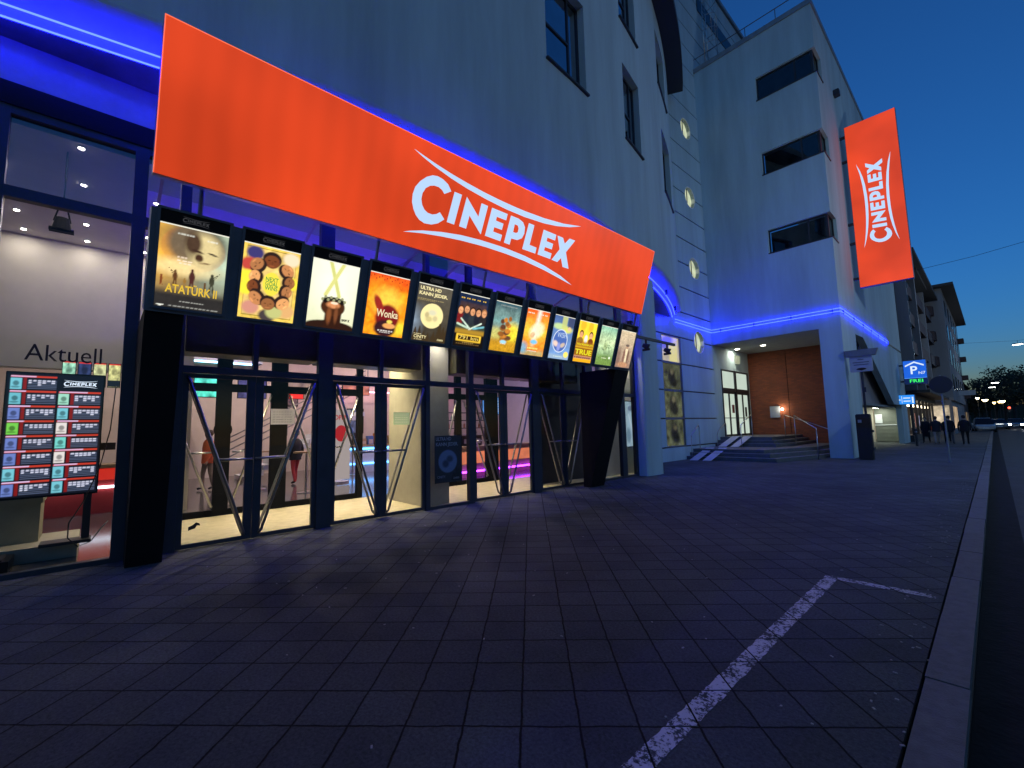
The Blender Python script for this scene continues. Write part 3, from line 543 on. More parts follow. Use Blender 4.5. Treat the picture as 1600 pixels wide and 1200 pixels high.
def p8(p):
    p.grad(lin(240,150,40),lin(240,100,35)); p.mix(np.clip(1-abs(p.V-.55)*2.5,0,1)*.8,lin(255,215,70)); p.noise(.12,6,10,(.2,1,1.5)); p.mix(np.clip(1-abs(p.U-.5-.15*(p.V-.5))*7,0,1)*np.clip(p.V*1.6,0,1)*.85,lin(255,250,235))
    p.ell(.55,.55,.3,.15,lin(255,245,205),.7,.5,a=.9); p.ell(.6,.6,.14,.08,lin(250,235,190),.2); p.ell(.4,.45,.1,.06,lin(190,120,70),.5,.7,a=.6); p.ell(.5,.3,.15,.05,lin(120,190,225),.6); p.rect(0,1,0,.1,lin(110,170,130),.15,a=.8)
    p.ell(.05,.15,.2,.12,lin(90,170,205),.8,a=.8); p.rect(.25,.75,.1,.19,lin(235,130,50),.02); p.noise(.1,18,12); p.dashes(.14,.035,.27,.73,7,lin(255,225,120)); p.dashes(.09,.012,.3,.7,6,lin(230,240,230)); 
    for x in (.12,.27,.68,.85): p.dashes(.9,.02,x-.06,x+.06,2,lin(255,240,220))
def p9(p):
    p.grad(lin(120,160,215),lin(75,100,150)); p.noise(.08,6,13); p.ell(.3,.75,.3,.07,lin(190,215,150),.6); p.ell(.7,.7,.25,.08,lin(215,215,110),.6); p.rect(.4,.65,.72,1,lin(200,205,120),.05,a=.8); p.rect(.7,1,.75,1,lin(60,65,95),.06,a=.8); p.ell(.8,.72,.08,.05,lin(225,190,150),.3)
    p.ell(.45,.42,.36,.27,lin(215,225,240),.03); p.ell(.45,.42,.33,.25,lin(75,105,175),.05); p.ell(.25,.35,.13,.06,lin(230,200,185),.6,-.4); p.ell(.6,.33,.12,.05,lin(200,180,160),.6,.4); p.ell(.42,.28,.08,.1,lin(140,150,215),.5); p.rect(0,1,0,.1,lin(150,175,200),.05); p.dashes(.05,.012,.25,.7,6,lin(220,235,215)); p.ell(.85,.12,.12,.07,lin(250,225,110),.1)
def p10(p):
    p.grad(lin(250,190,30),lin(255,225,60)); p.noise(.07,6,14); p.ell(.25,.9,.16,.12,lin(240,185,45),.5); p.ell(.68,.88,.13,.12,lin(240,185,45),.5)
    p.face(.22,.66,.1,.085,0,lin(225,160,110),lin(70,40,15)); p.face(.76,.66,.1,.085,0,lin(230,170,120),lin(60,35,12)); p.ell(.2,.52,.17,.08,lin(150,110,40),.3); p.ell(.78,.52,.15,.08,lin(120,60,25),.3); p.ell(.5,.57,.09,.1,lin(225,225,220),.3); p.rect(0,1,.15,.35,lin(150,95,20),.02); p.rect(0,1,.36,.5,lin(150,90,25),.05,a=.8)
    p.rect(0,1,.08,.15,lin(190,135,110),.02); p.dashes(.09,.04,.05,.95,8,lin(120,70,60)); p.rect(0,1,0,.07,lin(240,170,25),.01)
def p11(p):
    p.grad(lin(120,150,75),lin(130,190,165)); p.mix(np.clip(1-abs(p.V-.6)*2.4,0,1)*.8,lin(215,230,175)); p.noise(.1,6,15); p.ell(.45,.48,.12,.1,lin(165,185,130),.7); p.ell(.4,.62,.02,.015,lin(40,60,50),.3)
    for i in range(8): p.ell(.5+.18*math.cos(i),.45+.07*math.sin(i*1.3),.03,.02,lin(110,135,95),.5,i)
    p.rect(0,1,0,.25,lin(110,140,60),.1,a=.7); p.noise(.15,16,16); p.dashes(.17,.02,.35,.65,4,lin(225,235,190)); p.ell(.82,.2,.06,.03,lin(235,245,220),.4)
def p12(p):
    p.grad(lin(150,120,105),lin(215,195,160)); p.noise(.06,5,17); p.rect(0,.25,.05,.5,lin(120,90,80),.15,a=.7); p.ell(.6,.34,.14,.2,lin(235,215,175),.4); p.ell(.47,.3,.08,.22,lin(135,100,85),.6); p.ell(.74,.32,.07,.2,lin(125,95,80),.6); p.ell(.6,.56,.08,.045,lin(190,150,120),.3); p.ell(.6,.61,.13,.035,lin(110,95,85),.4)
    p.ell(.5,.08,.35,.07,lin(190,140,105),.6); p.dashes(.9,.012,.3,.85,6,lin(170,145,110)); p.dashes(.85,.01,.5,.85,4,lin(170,145,110)); p.noise(.1,18,18)
POSTERS=[(p1,'warm gold film poster of soldiers below a big face, first lit case from the left'),(p2,'yellow framed film poster with a ring of laughing faces in the row above the doors'),(p3,'near white film poster with dark tilted head and crossed yellow ribbons'),(p4,'fiery orange film poster with dark red coat shape and pale script title'),(p5,'brown cinema advert with large pale moon above dark firs and yellow slogan'),(p6,'dark film poster with five heads and glowing yellow taxi sign plate'),(p7,'teal sky and amber sand film poster, seventh lit case of the row'),(p8,'orange and yellow film poster with bright white streak through its centre'),(p9,'pale blue film poster with round bubble and thin white title'),(p10,'yellow film poster with two dark haired heads and bold lower title'),(p11,'pale green misty film poster, second from the right end of the row'),(p12,'beige film poster of figure in dark hat, at the far right end')]
CASE=emit_attr('backlit_print',1.0); bezel=mat('case_bezel',(.11,.13,.16),.45)
dim=emit('dim_logo',(.12,.12,.13),.35); yel=emit('title_gold',(.9,.62,.08),1.); 
def tl(i,u0,v0): # plane transform for text in poster i, centre at u0,v0 (0..1)
    y0=.37+.8207*i; return lambda u,v,d,y0=y0,u0=u0,v0=v0:PT(y0+.66*u0+u,3.235+.935*v0+v,.0545+d)
for i,(fn,lab) in enumerate(POSTERS):
    y0=.37+.8207*i
    c=root('poster_case',PT(y0+.33,3.2,.03),lab,'poster','lit film poster cases above the doors')
    f=MB(); e=.03
    for q in ((y0-e,y0,3.205,4.34),(y0+.66,y0+.66+e,3.205,4.34),(y0,y0+.66,3.205,3.232),(y0,y0+.66,4.315,4.34)): f.box(q[0],q[1],q[2],q[3],.031,.062,0,PT)
    f.build('frame',bezel,c)
    MB().box(y0,y0+.66,4.172,4.315,.032,.044,0,PT).build('header_panel',m('header'),c)
    logo(lambda u,v,d,y0=y0:PT(y0+.33+u,4.243+v,.0455),.27,dim,'header_lettering',c)
    P=Pic(66,93); fn(P); P.A=P.A*1.28
    P.mesh('print',lambda u,v,y0=y0:PT(y0+.003+.654*u,3.235+.935*v,.05),CASE,c)
    MB().box(y0+.002,y0+.658,4.158,4.172,.047,.052,0,PT).build('light_edge',emit('case_edge_light',(1,.97,.82),1.4 if i not in (0,1,2) else .9),c)
    W=emit('print_white',(.95,.93,.85),1.); K=mat('print_black',(.01,.01,.01),.5)
    if i==0: text('ATATÜRK II',.135,tl(0,.52,.23),emit('title_ata',(.85,.55,.05),1.),'title',c,bold=.003,width=.50)
    if i==1: 
        for k,s_ in enumerate(('NEXT','GOAL','WINS')): text(s_,.075,tl(1,.53,.56-.06*k),mat('title_green',(.05,.3,.06),.6) if False else emit('title_green',(.08,.34,.07),1),'title',c,bold=.0015,width=.15)
    if i==2: text('SAW X',.045,tl(2,.82,.15),K,'title',c,bold=.003,width=.12)
    if i==3: text('Wonka',.16,tl(3,.54,.36),emit('title_cream',(.95,.8,.5),1),'title',c,bold=.003,width=.36)
    if i==4:
        text('ULTRA HD',.075,tl(4,.36,.92),emit('title_pale',(.95,.82,.42),1),'title',c,bold=.003,width=.40); text('KANN JEDER.',.075,tl(4,.46,.83),MATS['title_pale'],'title',c,bold=.003,width=.55)
        text('CINITY',.07,tl(4,.24,.07),MATS['title_pale'],'title',c,bold=.0015,width=.24); logo(tl(4,.84,.05),.13,MATS['title_pale'],'logo',c)
    if i==5: text('791 km',.085,tl(5,.5,.168),emit('title_amber',(1,.72,.15),1),'title',c,bold=.0012,width=.42)
    if i==8: text('WISH',.16,tl(8,.5,.55),emit('title_ice',(.6,.75,.95),1),'title',c,width=.30)
    if i==9: text('TRUE',.16,tl(9,.5,.24),emit('title_yellow',(.9,.8,.02),1) ,'title',c,bold=.006,width=.60); text("YOU KNOW IT'S",.06,tl(9,.5,.43),MATS['title_yellow'],'title',c,bold=.0015,width=.58)

# ---------------------------------------------------------------- street side lamp arm
LA=root('floodlight_arm',PT(10.16,4.05,-.05),'dark steel arm with two small floodlights beyond the poster row','floodlight')
MB().box(-6.26,-6.2,10.16,12.35,3.9,3.97).build('arm',m('darkmetal'),LA)
for yy in (10.75,11.9):
    MB().tube([(-6.23,yy,3.9),(-6.23,yy,3.78)],.03,8).tube([(-6.3,yy-.05,3.76),(-6.16,yy+.02,3.68)],[.05,.09],10).box(-6.33,-6.13,yy-.03,yy+.03,3.60,3.66).build('floodlight',m('darkmetal'),LA)

# ================================================================ things behind the shop window
TV=root('display_screen',(-8.3,-.45,0),'tall lit screen listing film times on a stand behind the shop window','screen')
MB().box(-8.36,-8.31,-.90,.015,.85,2.45).build('casing',m('header'),TV,bevel=.004)
p=Pic(110,196,(.005,.006,.012)); r_=random.Random(5)
def sched(p,x0,x1,rows,y1,h,skip=0):
    for k in range(rows):
        yt=y1-k*h
        if k<skip: continue
        p.rect(x0,x1,yt-h*.15,yt-h*.04,lin(205,60,40),.004); p.rect(x0+.005,x0+(x1-x0)*r_.uniform(.3,.7),yt-h*.12,yt-h*.05,lin(235,200,240),.004)
        c=[lin(120,215,205),lin(110,130,200),lin(165,225,200),lin(110,190,205),lin(235,225,220),lin(120,200,215),lin(120,210,80)][r_.randrange(7)]
        p.rect(x0,x0+.11,yt-h*.95,yt-h*.2,c,.006); p.ell(x0+.055,yt-h*.55,.03,.02,[q*.35 for q in c],.4); p.ell(x0+.05,yt-h*.8,.045,.008,[q*.5 for q in c],.4)
        p.rect(x0+.125,x0+.16,yt-h*.95,yt-h*.18,lin(130,25,25),.004)
        for q in range(6): p.rect(x0+.165,x1,yt-h*(.36+.11*q),yt-h*(.31+.11*q),lin(88,98,125),.003)
        for q in range(6):
            xx=x0+.175+q*(x1-x0-.18)/6
            for g in range(r_.choice((1,2,2,3))): p.rect(xx,xx+.032,yt-h*(.4+.14*g),yt-h*(.31+.14*g),lin(215,215,235),.004)
sched(p,.03,.49,8,.985,.122); sched(p,.52,.975,8,.985,.122,1)
p.mesh('picture',lambda u,v:(-8.306,-.885+.885*u,.875+1.555*v),emit_attr('screen_picture',1.15),TV)
logo(lambda u,v,d:(-8.303,-.885+.885*.75+u,.875+1.555*.925+v),.34,emit('screen_white',(.75,.85,1),1.2),'lettering',TV)
MB().box(-8.5,-8.42,-.12,-.04,.25,2.3).box(-8.6,-8.3,-.5,-.02,.22,.26).box(-8.45,-8.36,-.6,-.3,1.3,1.8).build('stand',m('darkmetal'),TV)
MB().box(-8.8,-8.42,.0,.17,1.42,1.52).build('bracket',m('darkmetal'),TV)
PL=root('display_plinth',(-9,-.6,0),'pale stepped plinth on the shop window floor under the screen','plinth')
MB().box(-9.7,-8.55,-1.6,-.15,.012,.20).build('base',mat('plinth_top',(.45,.42,.33),.6),PL,bevel=.006)
MB().box(-9.6,-9.0,-1.3,-.55,.20,.72).box(-9.62,-8.98,-1.32,-.53,.72,.80).build('cabinet',mat('cabinet_khaki',(.30,.29,.2),.6),PL)
CBX=root('dark_shelf',(-8.3,-1.2,0),'dark low shelf box in the lower left window corner','shelf')
MB().box(-8.55,-8.05,-1.9,-.72,.012,.16).build('shelf_body',m('header'),CBX,bevel=.005); MB().box(-8.5,-8.1,-1.8,-.78,.16,.175).build('shelf_top',m('darkmetal'),CBX)
MB().tube([(-8.2,.13,2.3),(-8.22,.10,1.7),(-8.22,.02,1.2),(-8.25,-.12,.75),(-8.22,-.24,.5),(-8.2,-.24,.32),(-8.18,-.14,.2),(-8.2,-.02,.24),(-8.25,.08,.4),(-8.35,.14,.46)],.007,6).build('cable',m('header'),tagp(root('power_cable',(-8.2,-.1,0),'thin black cable drooping down beside the screen','cable'),None),smooth=True)
SPT=root('track_spotlight',(-8.3,-.52,5.5),'black spotlight hanging near the window above the poster wall','spotlight')
MB().tube([(-8.3,-.52,5.5),(-8.3,-.52,4.8)],.008,6).box(-8.36,-8.24,-.58,-.46,4.70,4.80).tube([(-8.3,-.56,4.7),(-8.3,-.6,4.5)],.01,6).tube([(-8.3,-.48,4.7),(-8.3,-.44,4.5)],.01,6).build('yoke',m('black'),SPT)
MB().tube([(-8.3,-.52,4.55),(-8.3,-.52,4.38)],[.07,.1],12).box(-8.35,-8.25,-.64,-.40,4.36,4.4).build('lamp_head',m('black'),SPT)
AK=text('Aktuell',.29,lambda u,v,d:(-7.842,-.368+u,2.635+v),mat('dark_vinyl',(.02,.012,.02),.5),'window_lettering',None,width=.685)
tagp(AK,'dark word Aktuell stuck on the left shop window above the screen','lettering')
# row of small screens on the bulkhead
for i,yy in enumerate((-.55,-.35,-.15,.05,.25)):
    c=[lin(150,205,175),lin(45,55,95),lin(205,205,150),lin(215,210,140),lin(90,130,155)][i]
    o=root('small_screen',(-10.98,yy,2.5),['green film tile screen at the left end of the small row','dark blue tile screen beside the green one behind the window','pale yellow tile screen with dark rings, middle of small row','yellow tile screen, fourth of the small row','grey blue tile screen at the right end of small row'][i],'screen','row of small tile screens')
    MB().box(-11.02,-10.98,yy,yy+.18,2.5,2.95).build('casing',m('header'),o)
    q=Pic(16,30,c); q.noise(.3,4,40+i); q.rect(-.1,1.1,0,.35 if i<3 else .3,lin(20,30,40),.03); q.rect(-.1,1.1,.94,1.1,lin(225,60,50),.02); q.ell(.5,.65,.25,.15,[x*.3 for x in c],.5,a=.7)
    q.mesh('picture',lambda u,v,yy=yy:(-10.978,yy+.01+.16*u,2.51+.43*v),emit_attr('screen_picture'),o)
for i,(yy,z0,w_,h_,c) in enumerate(((1.0,1.3,.7,1.0,(120,60,40)),(5.2,2.7,.9,.6,(110,95,90)),(8.2,1.5,.8,1.15,(90,110,140)),(10.5,2.2,1.2,1.3,(170,120,90)),(12.4,1.6,.8,1.1,(120,70,110)))):
    o=root('wall_picture',(-19.97,yy,z0),['rust brown picture on the lobby back wall seen through first door','grey brown picture high on the lobby back wall near the stairs','cool blue picture on the lobby back wall behind the round sign','large tan picture high on the lobby back wall','mauve picture at the right end of the lobby back wall'][i],'picture')
    MB().box(-19.99,-19.95,yy,yy+w_,z0,z0+h_).build('frame',m('header'),o); q=Pic(20,24,lin(*c)); q.noise(.4,5,110+i); q.mesh('print',lambda u,v,yy=yy,z0=z0,w_=w_,h_=h_:(-19.945,yy+.04+(w_-.08)*u,z0+.04+(h_-.08)*v),diff_attr('printed_paper'),o)
AL2=root('glowing_alcove',(-19.3,.4,0),'orange glowing panel standing in for an fridge at the back of the lobby','alcove')
MB().box(-19.9,-19.3,1.55,2.35,0,1.9).build('cabinet',m('header'),AL2); q=Pic(24,40,lin(190,80,40)); q.noise(.5,8,130)  # painted orange glow stands in for the warm alcove
for k in range(5): q.rect(0,1,.19*k+.02,.19*k+.05,lin(60,30,25),.01)
q.mesh('alcove_glow',lambda u,v:(-19.29,1.6+.7*u,.1+1.7*v),emit_attr('screen_picture'),AL2)
light_strip('ceiling_led',(-14.5,-2.5,3.6),(-14.5,3.2,3.6),.03,emit('cyan_led',(.3,.7,1),8),CB); boxo('lobby_gallery',m('white'),CB,-17,-14.4,-4,3.4,3.62,3.9)
for x_ in (-9.9,-9.0): light_strip('violet_fill_led',(x_,.9,3.86),(x_,9.9,3.86),.02,emit('violet_fill_led',(.12,.06,1),45),CB)  # LED lines added above the vestibule to turn the upper glazing violet
# red front counter on the left
RC=root('ticket_counter',(-12.8,-1,0),'red fronted ticket counter with white light line, deep behind left window','counter')
MB().box(-13.4,-12.9,-3,.9,.0,.95).build('body',mat('counter_red',(.55,.05,.05),.3),RC); MB().box(-13.5,-12.8,-3.05,.93,.95,1.02).build('top',m('wood'),RC)
MB().tube([(-12.88,-3,.55),(-12.86,.9,.55)],.03,6).build('light_line',emit('counter_line',(.7,.85,1),5),RC)
MB().box(-12.9,-12.88,-3,.9,.70,.93).build('front_band',emit('red_band',(1,.04,.02),.6),RC)
# concession counter right
SC=root('snack_counter',(-12.5,9,0),'wooden snack counter with orange lit front and purple foot light','counter')
def yx(y): return -11.55-(y-7)*.11
sb=MB(); tb=MB(); ob=MB()
for a,b in ((7,10),(10,13),(13,16)):
    A,B=yx(a),yx(b)
    for (z0,z1,o_,tgt) in ((.0,.28,-.12,sb),(.28,.46,0,sb),(.46,.85,-.02,ob),(.85,1.02,.02,tb)):
        tgt.add([(A+o_,a,z0),(B+o_,b,z0),(B+o_,b,z1),(A+o_,a,z1),(A-.8,a,z0),(B-.8,b,z0),(B-.8,b,z1),(A-.8,a,z1)],[(0,1,2,3),(4,5,6,7),(3,2,6,7),(0,1,5,4),(0,3,7,4),(1,2,6,5)])
sb.build('base',m('wood'),SC); ob.build('front_panel',emit('salmon_front',(1,.27,.12),.75,.15,3),SC); tb.build('top',m('wood'),SC)
for yy in (9.7,9.95,10.2): text('S',.22,lambda u,v,d,yy=yy:(yx(yy)+.0-.012,yy+u,.65+v),mat('dark_red_letter',(.2,.02,.02),.5),'lettering',SC)
MS=root('menu_screen',(-15,12.5,2.4),'blue lit menu screen above the snack counter','screen')
MB().box(-15.05,-15,12.1,13.5,2.2,3.0).build('casing',m('header'),MS); q=Pic(40,24,lin(90,150,225)); q.noise(.1,5,50)
for k in range(5): q.dashes(.15+.15*k,.04,.08,.9,6,lin(215,230,250),k)
q.mesh('picture',lambda u,v:(-14.995,12.13+1.34*u,2.23+.74*v),emit_attr('screen_picture'),MS)
CMs=root('coffee_machine',(-12.4,9.3,1.02),'dark coffee machine standing on the snack counter','machine')
MB().box(-12.7,-12.3,9.0,9.9,1.02,1.36).build('body',m('darkmetal'),CMs,bevel=.02); MB().box(-12.68,-12.32,9.05,9.85,1.4,1.44).box(-12.6,-12.55,9.1,9.15,1.36,1.4).build('cup_rack',m('steel'),CMs); MB().box(-12.29,-12.27,9.1,9.8,1.1,1.25).build('front_plate',m('steel'),CMs)
sh=root('bottle_shelf',(-15.2,9.5,0),'open shelf with cups and bottles behind the snack counter','shelf')
b=MB(); 
for z_ in (1.3,1.62,1.94,2.26): b.box(-15.3,-14.95,8.6,12.6,z_,z_+.03)
b.box(-15.3,-14.95,8.6,8.63,0,2.3).box(-15.3,-14.95,12.6,12.63,0,2.3).build('boards',m('darkmetal'),sh)
for k in range(30): 
    yy=8.7+k*.13; z_=(1.33,1.65,1.97)[k%3]; MB().tube([(-15.05,yy,z_),(-15.05,yy,z_+.14),(-15.05,yy,z_+.17),(-15.05,yy,z_+.22)],[.035,.035,.014,.013],8).build('bottle',mat('bottle_'+str(k%3),[(.4,.4,.42),(.5,.2,.1),(.15,.3,.25)][k%3],.3),sh)
# screens & signs seen high in the lobby
for i,(yy,z0,z1,w_,c) in enumerate(((1.9,2.68,3.4,.75,(95,235,205)),(3.0,2.68,3.4,.8,(80,75,120)),(4.4,2.7,3.4,.9,(150,120,105)),(6.2,2.9,3.5,1.0,(190,110,90)))):
    o=root('wall_screen',(-15.5,yy,z0),['turquoise lit screen high behind the first door','dark blue screen high behind the first door','brown picture screen high behind the second door','reddish picture board high behind the third door'][i],'screen')
    MB().box(-15.55,-15.5,yy,yy+w_,z0,z1).build('casing',m('header'),o); q=Pic(30,18,lin(*c)); q.noise(.35,5,60+i); q.mesh('picture',lambda u,v,yy=yy,z0=z0,z1=z1,w_=w_:(-15.495,yy+.02+(w_-.04)*u,z0+.02+(z1-z0-.04)*v),emit_attr('screen_picture'),o)
RS=root('red_lit_sign',(-15,4.35,2.7),'small glowing red sign deep in the lobby behind second door','sign')
MB().box(-15.05,-15,4.3,4.75,2.66,2.92).build('casing',m('header'),RS); MB().box(-14.998,-14.99,4.32,4.73,2.68,2.90).build('face',emit('red_sign',(1,.03,.02),1.2),RS); text('HOT',.2,lambda u,v,d:(-14.985,4.52+u,2.79+v),emit('red_sign_txt',(1,.7,.6),1.3),'lettering',RS,bold=.01) if False else None
AS=root('standing_sign',(-14.2,5.6,0),'white standing sign with red round emblem inside the lobby','sign')
MB().tube([(-14.2,5.6,0),(-14.2,5.6,.06)],.32,16).build('base',m('white'),AS); MB().box(-14.22,-14.18,5.35,5.95,.1,2.3).build('panel',emit('panel_white',(.5,.42,.4),.8),AS)
MB().poly([(.2*math.cos(k*PI/12),.26*math.sin(k*PI/12)) for k in range(24)],lambda u,v,d:(-14.17+d,5.65+u,1.55+v),th=.004).build('emblem',emit('panel_red',(.6,.02,.03),.7),AS)
text('OPEN',.2,lambda u,v,d:(-14.168,5.65+u,2.05+v),MATS['panel_red'],'lettering',AS,bold=.006,width=.45)
# stair with rails in the lobby
ST=root('lobby_staircase',(-18,3,0),'white staircase with metal railing rising in the lobby','staircase')
b=MB()
for k in range(14): b.box(-18.6,-17.2,3.6+.3*k,3.9+.3*k,.0+.17*k,.17*(k+1))
b.build('flight',m('white'),ST); b=MB()
for off in (.35,.6,.85,1.05): b.tube([(-17.15,2.7,.3+off*.9),(-17.15,7.8,3.0+off)],.022,6)
for k in range(6): b.tube([(-17.15,2.9+k,.45+.53*k),(-17.15,2.9+k,1.45+.53*k)],.02,6)
b.build('railing',m('darksteel'),ST)
MB().tube([(-16.9,2.9,1.75),(-16.85,2.9,1.75)],.26,16).build('round_plaque',m('header'),ST)
NB=root('queue_post',(-13.2,5.5,0),'steel queue post with hanging chain in the lobby','post'); MB().tube([(-13.2,4.7,0),(-13.2,4.7,2.1)],.05,8).tube([(-13.2,4.7,0),(-13.2,4.7,.03)],.18,12).build('pole',m('steel'),NB)

def bar_table(x,y,lab):
    o=root('bar_table',(x,y,0),lab,'table','small tables in the lobby')
    MB().tube([(x,y,1.06),(x,y,1.1)],.32,16).build('table_top',m('wood'),o); MB().tube([(x,y,.03),(x,y,1.06)],.03,8).build('stem',m('steel'),o); MB().tube([(x,y,.012),(x,y,.03)],.22,14).build('foot',m('steel'),o)
bar_table(-14.5,3.4,'small round table nearest the lobby stairs'); bar_table(-16.2,6.9,'small round table behind the standing sign'); bar_table(-12.6,4.1,'small round table between second and third door')
BC=root('blue_lit_counter',(-17,8,0),'far counter with blue light lines behind the third door','counter')
MB().box(-17.6,-16.9,6.6,9.6,0,1.0).build('body',m('white'),BC); MB().box(-17.7,-16.8,6.5,9.7,1.0,1.06).build('top',m('wood'),BC)
for z_ in (.35,.92): MB().tube([(-16.87,6.6,z_),(-16.87,9.6,z_)],.03,6).build('light_line',emit('counter_blue',(.1,.4,1),7),BC)
for k in range(9):
    o=root('display_box',(-17.2,6.8+.3*k,1.06),['red','white','dark','tan','blue','orange','grey','brown','green'][k]+' small display box on the far blue lit counter','box'); hh=.25+.1*(k%3)
    MB().box(-17.35,-17.1,6.72+.3*k,6.94+.3*k,1.061,1.06+hh).build('carton',mat('carton%d'%k,[(.5,.06,.05),(.7,.7,.7),(.05,.05,.05),(.5,.35,.2),(.1,.2,.5),(.7,.25,.05),(.3,.3,.3),(.25,.15,.08),(.1,.3,.12)][k],.6),o); MB().box(-17.099,-17.095,6.75+.3*k,6.91+.3*k,1.10,1.06+hh*.6).build('front_print',mat('carton_print',(.6,.55,.45),.6),o)
# stickers and notices on the glass
def paper():
    mt,t,b=nodes('taped_paper'); N=t.nodes; L=t.links; a=N.new('ShaderNodeAttribute'); a.attribute_name='Col'; L.new(a.outputs['Color'],b.inputs['Base Color']); b.inputs['Roughness'].default_value=.8
    tr=N.new('ShaderNodeBsdfTranslucent'); L.new(a.outputs['Color'],tr.inputs[0]); mx=N.new('ShaderNodeMixShader'); mx.inputs[0].default_value=.7; L.new(b.outputs[0],mx.inputs[1]); L.new(tr.outputs[0],mx.inputs[2]); L.new(mx.outputs[0],N['Material Output'].inputs[0]); return mt
PAPER=paper()
def sheet(name,lab,cat,y0,y1,z0,z1,pic,x=-7.79,em=None):
    o=pic.mesh(name,lambda u,v:(x,y0+(y1-y0)*u,z0+(z1-z0)*v),em or diff_attr('printed_paper'),None); return tagp(o,lab,cat)
q=Pic(30,20,(.8,.8,.72)); q.noise(.05,3,70)
for k in range(5): q.dashes(.15+.16*k,.05,.1,.9,7,(.5,.5,.45),k)
sheet('door_notice','bluish paper notice taped at eye height on second door','notice',1.99,2.35,1.74,1.99,q,-7.838,PAPER)
q=Pic(30,20,(.5,.7,.5)); 
for k in range(4): q.dashes(.2+.18*k,.05,.1,.9,6,(.75,.85,.7),k)
sheet('door_notice','green paper notice taped at eye height on fourth door','notice',4.13,4.48,1.71,1.95,q,-7.838,PAPER)
q=Pic(50,80,(.02,.024,.035)); q.ell(.48,.45,.34,.24,(.14,.2,.32),.1); q.ell(.4,.4,.12,.08,(.035,.05,.09),.6); q.ell(.55,.5,.12,.07,(.04,.06,.1),.6)
for x,h_ in ((.8,.3),(.9,.25),(.7,.15),(.1,.1)):
    for k in range(5): q.ell(x,.05+h_*k/5,.1*(1-k/6),.03,(.008,.01,.014),.5)
MP=sheet('window_poster','dark unlit poster of a dim blue moon on the window right of fourth door','poster',5.06,5.74,.5,1.47,q,-7.845)
WP=root('poster_print_lettering',(-7.84,5.4,1.3),'pale ULTRA HD slogan printed along the dark moon poster','lettering')
gr=mat('grey_print',(.3,.32,.36),.5)
MP.name='window_poster'; bpy.data.objects.remove(WP)
text('ULTRA HD',.1,lambda u,v,d:(-7.842,5.28+u,1.40+v),gr,'lettering',MP,bold=.002,width=.38,local=True); text('KANN JEDER.',.1,lambda u,v,d:(-7.842,5.37+u,1.29+v),gr,'lettering',MP,bold=.002,width=.56,local=True)
text('CINITY',.07,lambda u,v,d:(-7.842,5.22+u,.62+v),gr,'lettering',MP,width=.2,local=True); logo(lambda u,v,d:(-7.842,5.6+u,.58+v),.16,gr,'logo',MP,local=True)
q=Pic(40,70,(.3,.42,.5)); q.noise(.2,5,71); q.ell(.5,.5,.35,.3,(.35,.5,.6),.5); q.ell(.45,.85,.2,.06,(.12,.17,.25),.4); q.line(.3,.7,.6,.3,.05,(.5,.62,.7)); q.ell(.25,.25,.18,.15,(.15,.24,.32),.6)
BP=root('blue_poster',(-8.36,13.2,1.6),'pale icy blue film poster on the side wall right of the black pylon','poster')
MB().box(-8.39,-8.36,12.80,13.62,.87,2.43).build('frame',m('darkmetal'),BP); q.A*=1.0
q.mesh('print',lambda u,v:(-8.355,12.83+.76*u,.90+1.5*v),emit_attr('screen_picture2',.85) ,BP)
FS=MB().poly([(0,0),(.08,.02),(.1,.06),(.14,.05),(.13,.08),(.09,.1),(.05,.07),(0,.05)],lambda u,v,d:(-7.838,.98+u,.26+v)).build('floor_sticker',mat('dark_vinyl',(.02,.012,.02),.5),None,normals=False); tagp(FS,'small black sticker low on the first door glass','sticker')

# ================================================================ stair tower with round windows
TX=-9.7
TW=root('stair_tower',(TX,18,0),'grooved pale stair tower with round windows between cinema and corner building','building')
P_=1.265; mats_t=[m('panel'),m('darkmetal')]
RW=[(21.8,.6+P_*k) for k in (4,7,10,13)]; rr=.53
tb=MB()
# panels with real recessed grooves; window column left open
def panelgrid(y0,y1,zlist,b,holes=True):
    for z0,z1 in zip(zlist[:-1],zlist[1:]):
        b.box(TX-.25,TX,y0,y1,z0+.022,z1-.022,0)
zl=[-.05]+[.6+P_*k for k in range(0,22)]+[28.3]
win=(18.05,19.85); 
def roundpanel(b,y0,y1,z0,z1,cy_,cz,r,n=28):
    # rectangular face with circular cut (cut crosses two panels -> caller gives full double panel)
    out=[]; 
    loops=[(y0,z0),(y1,z0),(y1,z1),(y0,z1)]
    hole=[(cy_+r*math.cos(2*PI*k/n),cz+r*math.sin(2*PI*k/n)) for k in range(n)]
    b.poly(loops,lambda u,v,d:(TX-.25+d,u,v),holes=[hole],th=.25)
def halfpanel(b,y0,y1,z0,z1,cy_,cz,r,top,n=14):
    # panel whose edge towards the window is bitten by a half disc
    if top: # window at lower edge (cz<=z0)
        pts=[(y0,z0),(cy_-r,z0)]+[(cy_-r*math.cos(PI*k/n),max(z0,cz+r*math.sin(PI*k/n))) for k in range(1,n)]+[(cy_+r,z0),(y1,z0),(y1,z1),(y0,z1)]
    else:
        pts=[(y0,z0),(y1,z0),(y1,z1),(cy_+r,z1)]+[(cy_+r*math.cos(PI*k/n),min(z1,cz-r*math.sin(PI*k/n))) for k in range(1,n)]+[(cy_-r,z1),(y0,z1)]
    b.poly(pts,lambda u,v,d:(TX-.25+d,u,v),th=.25)
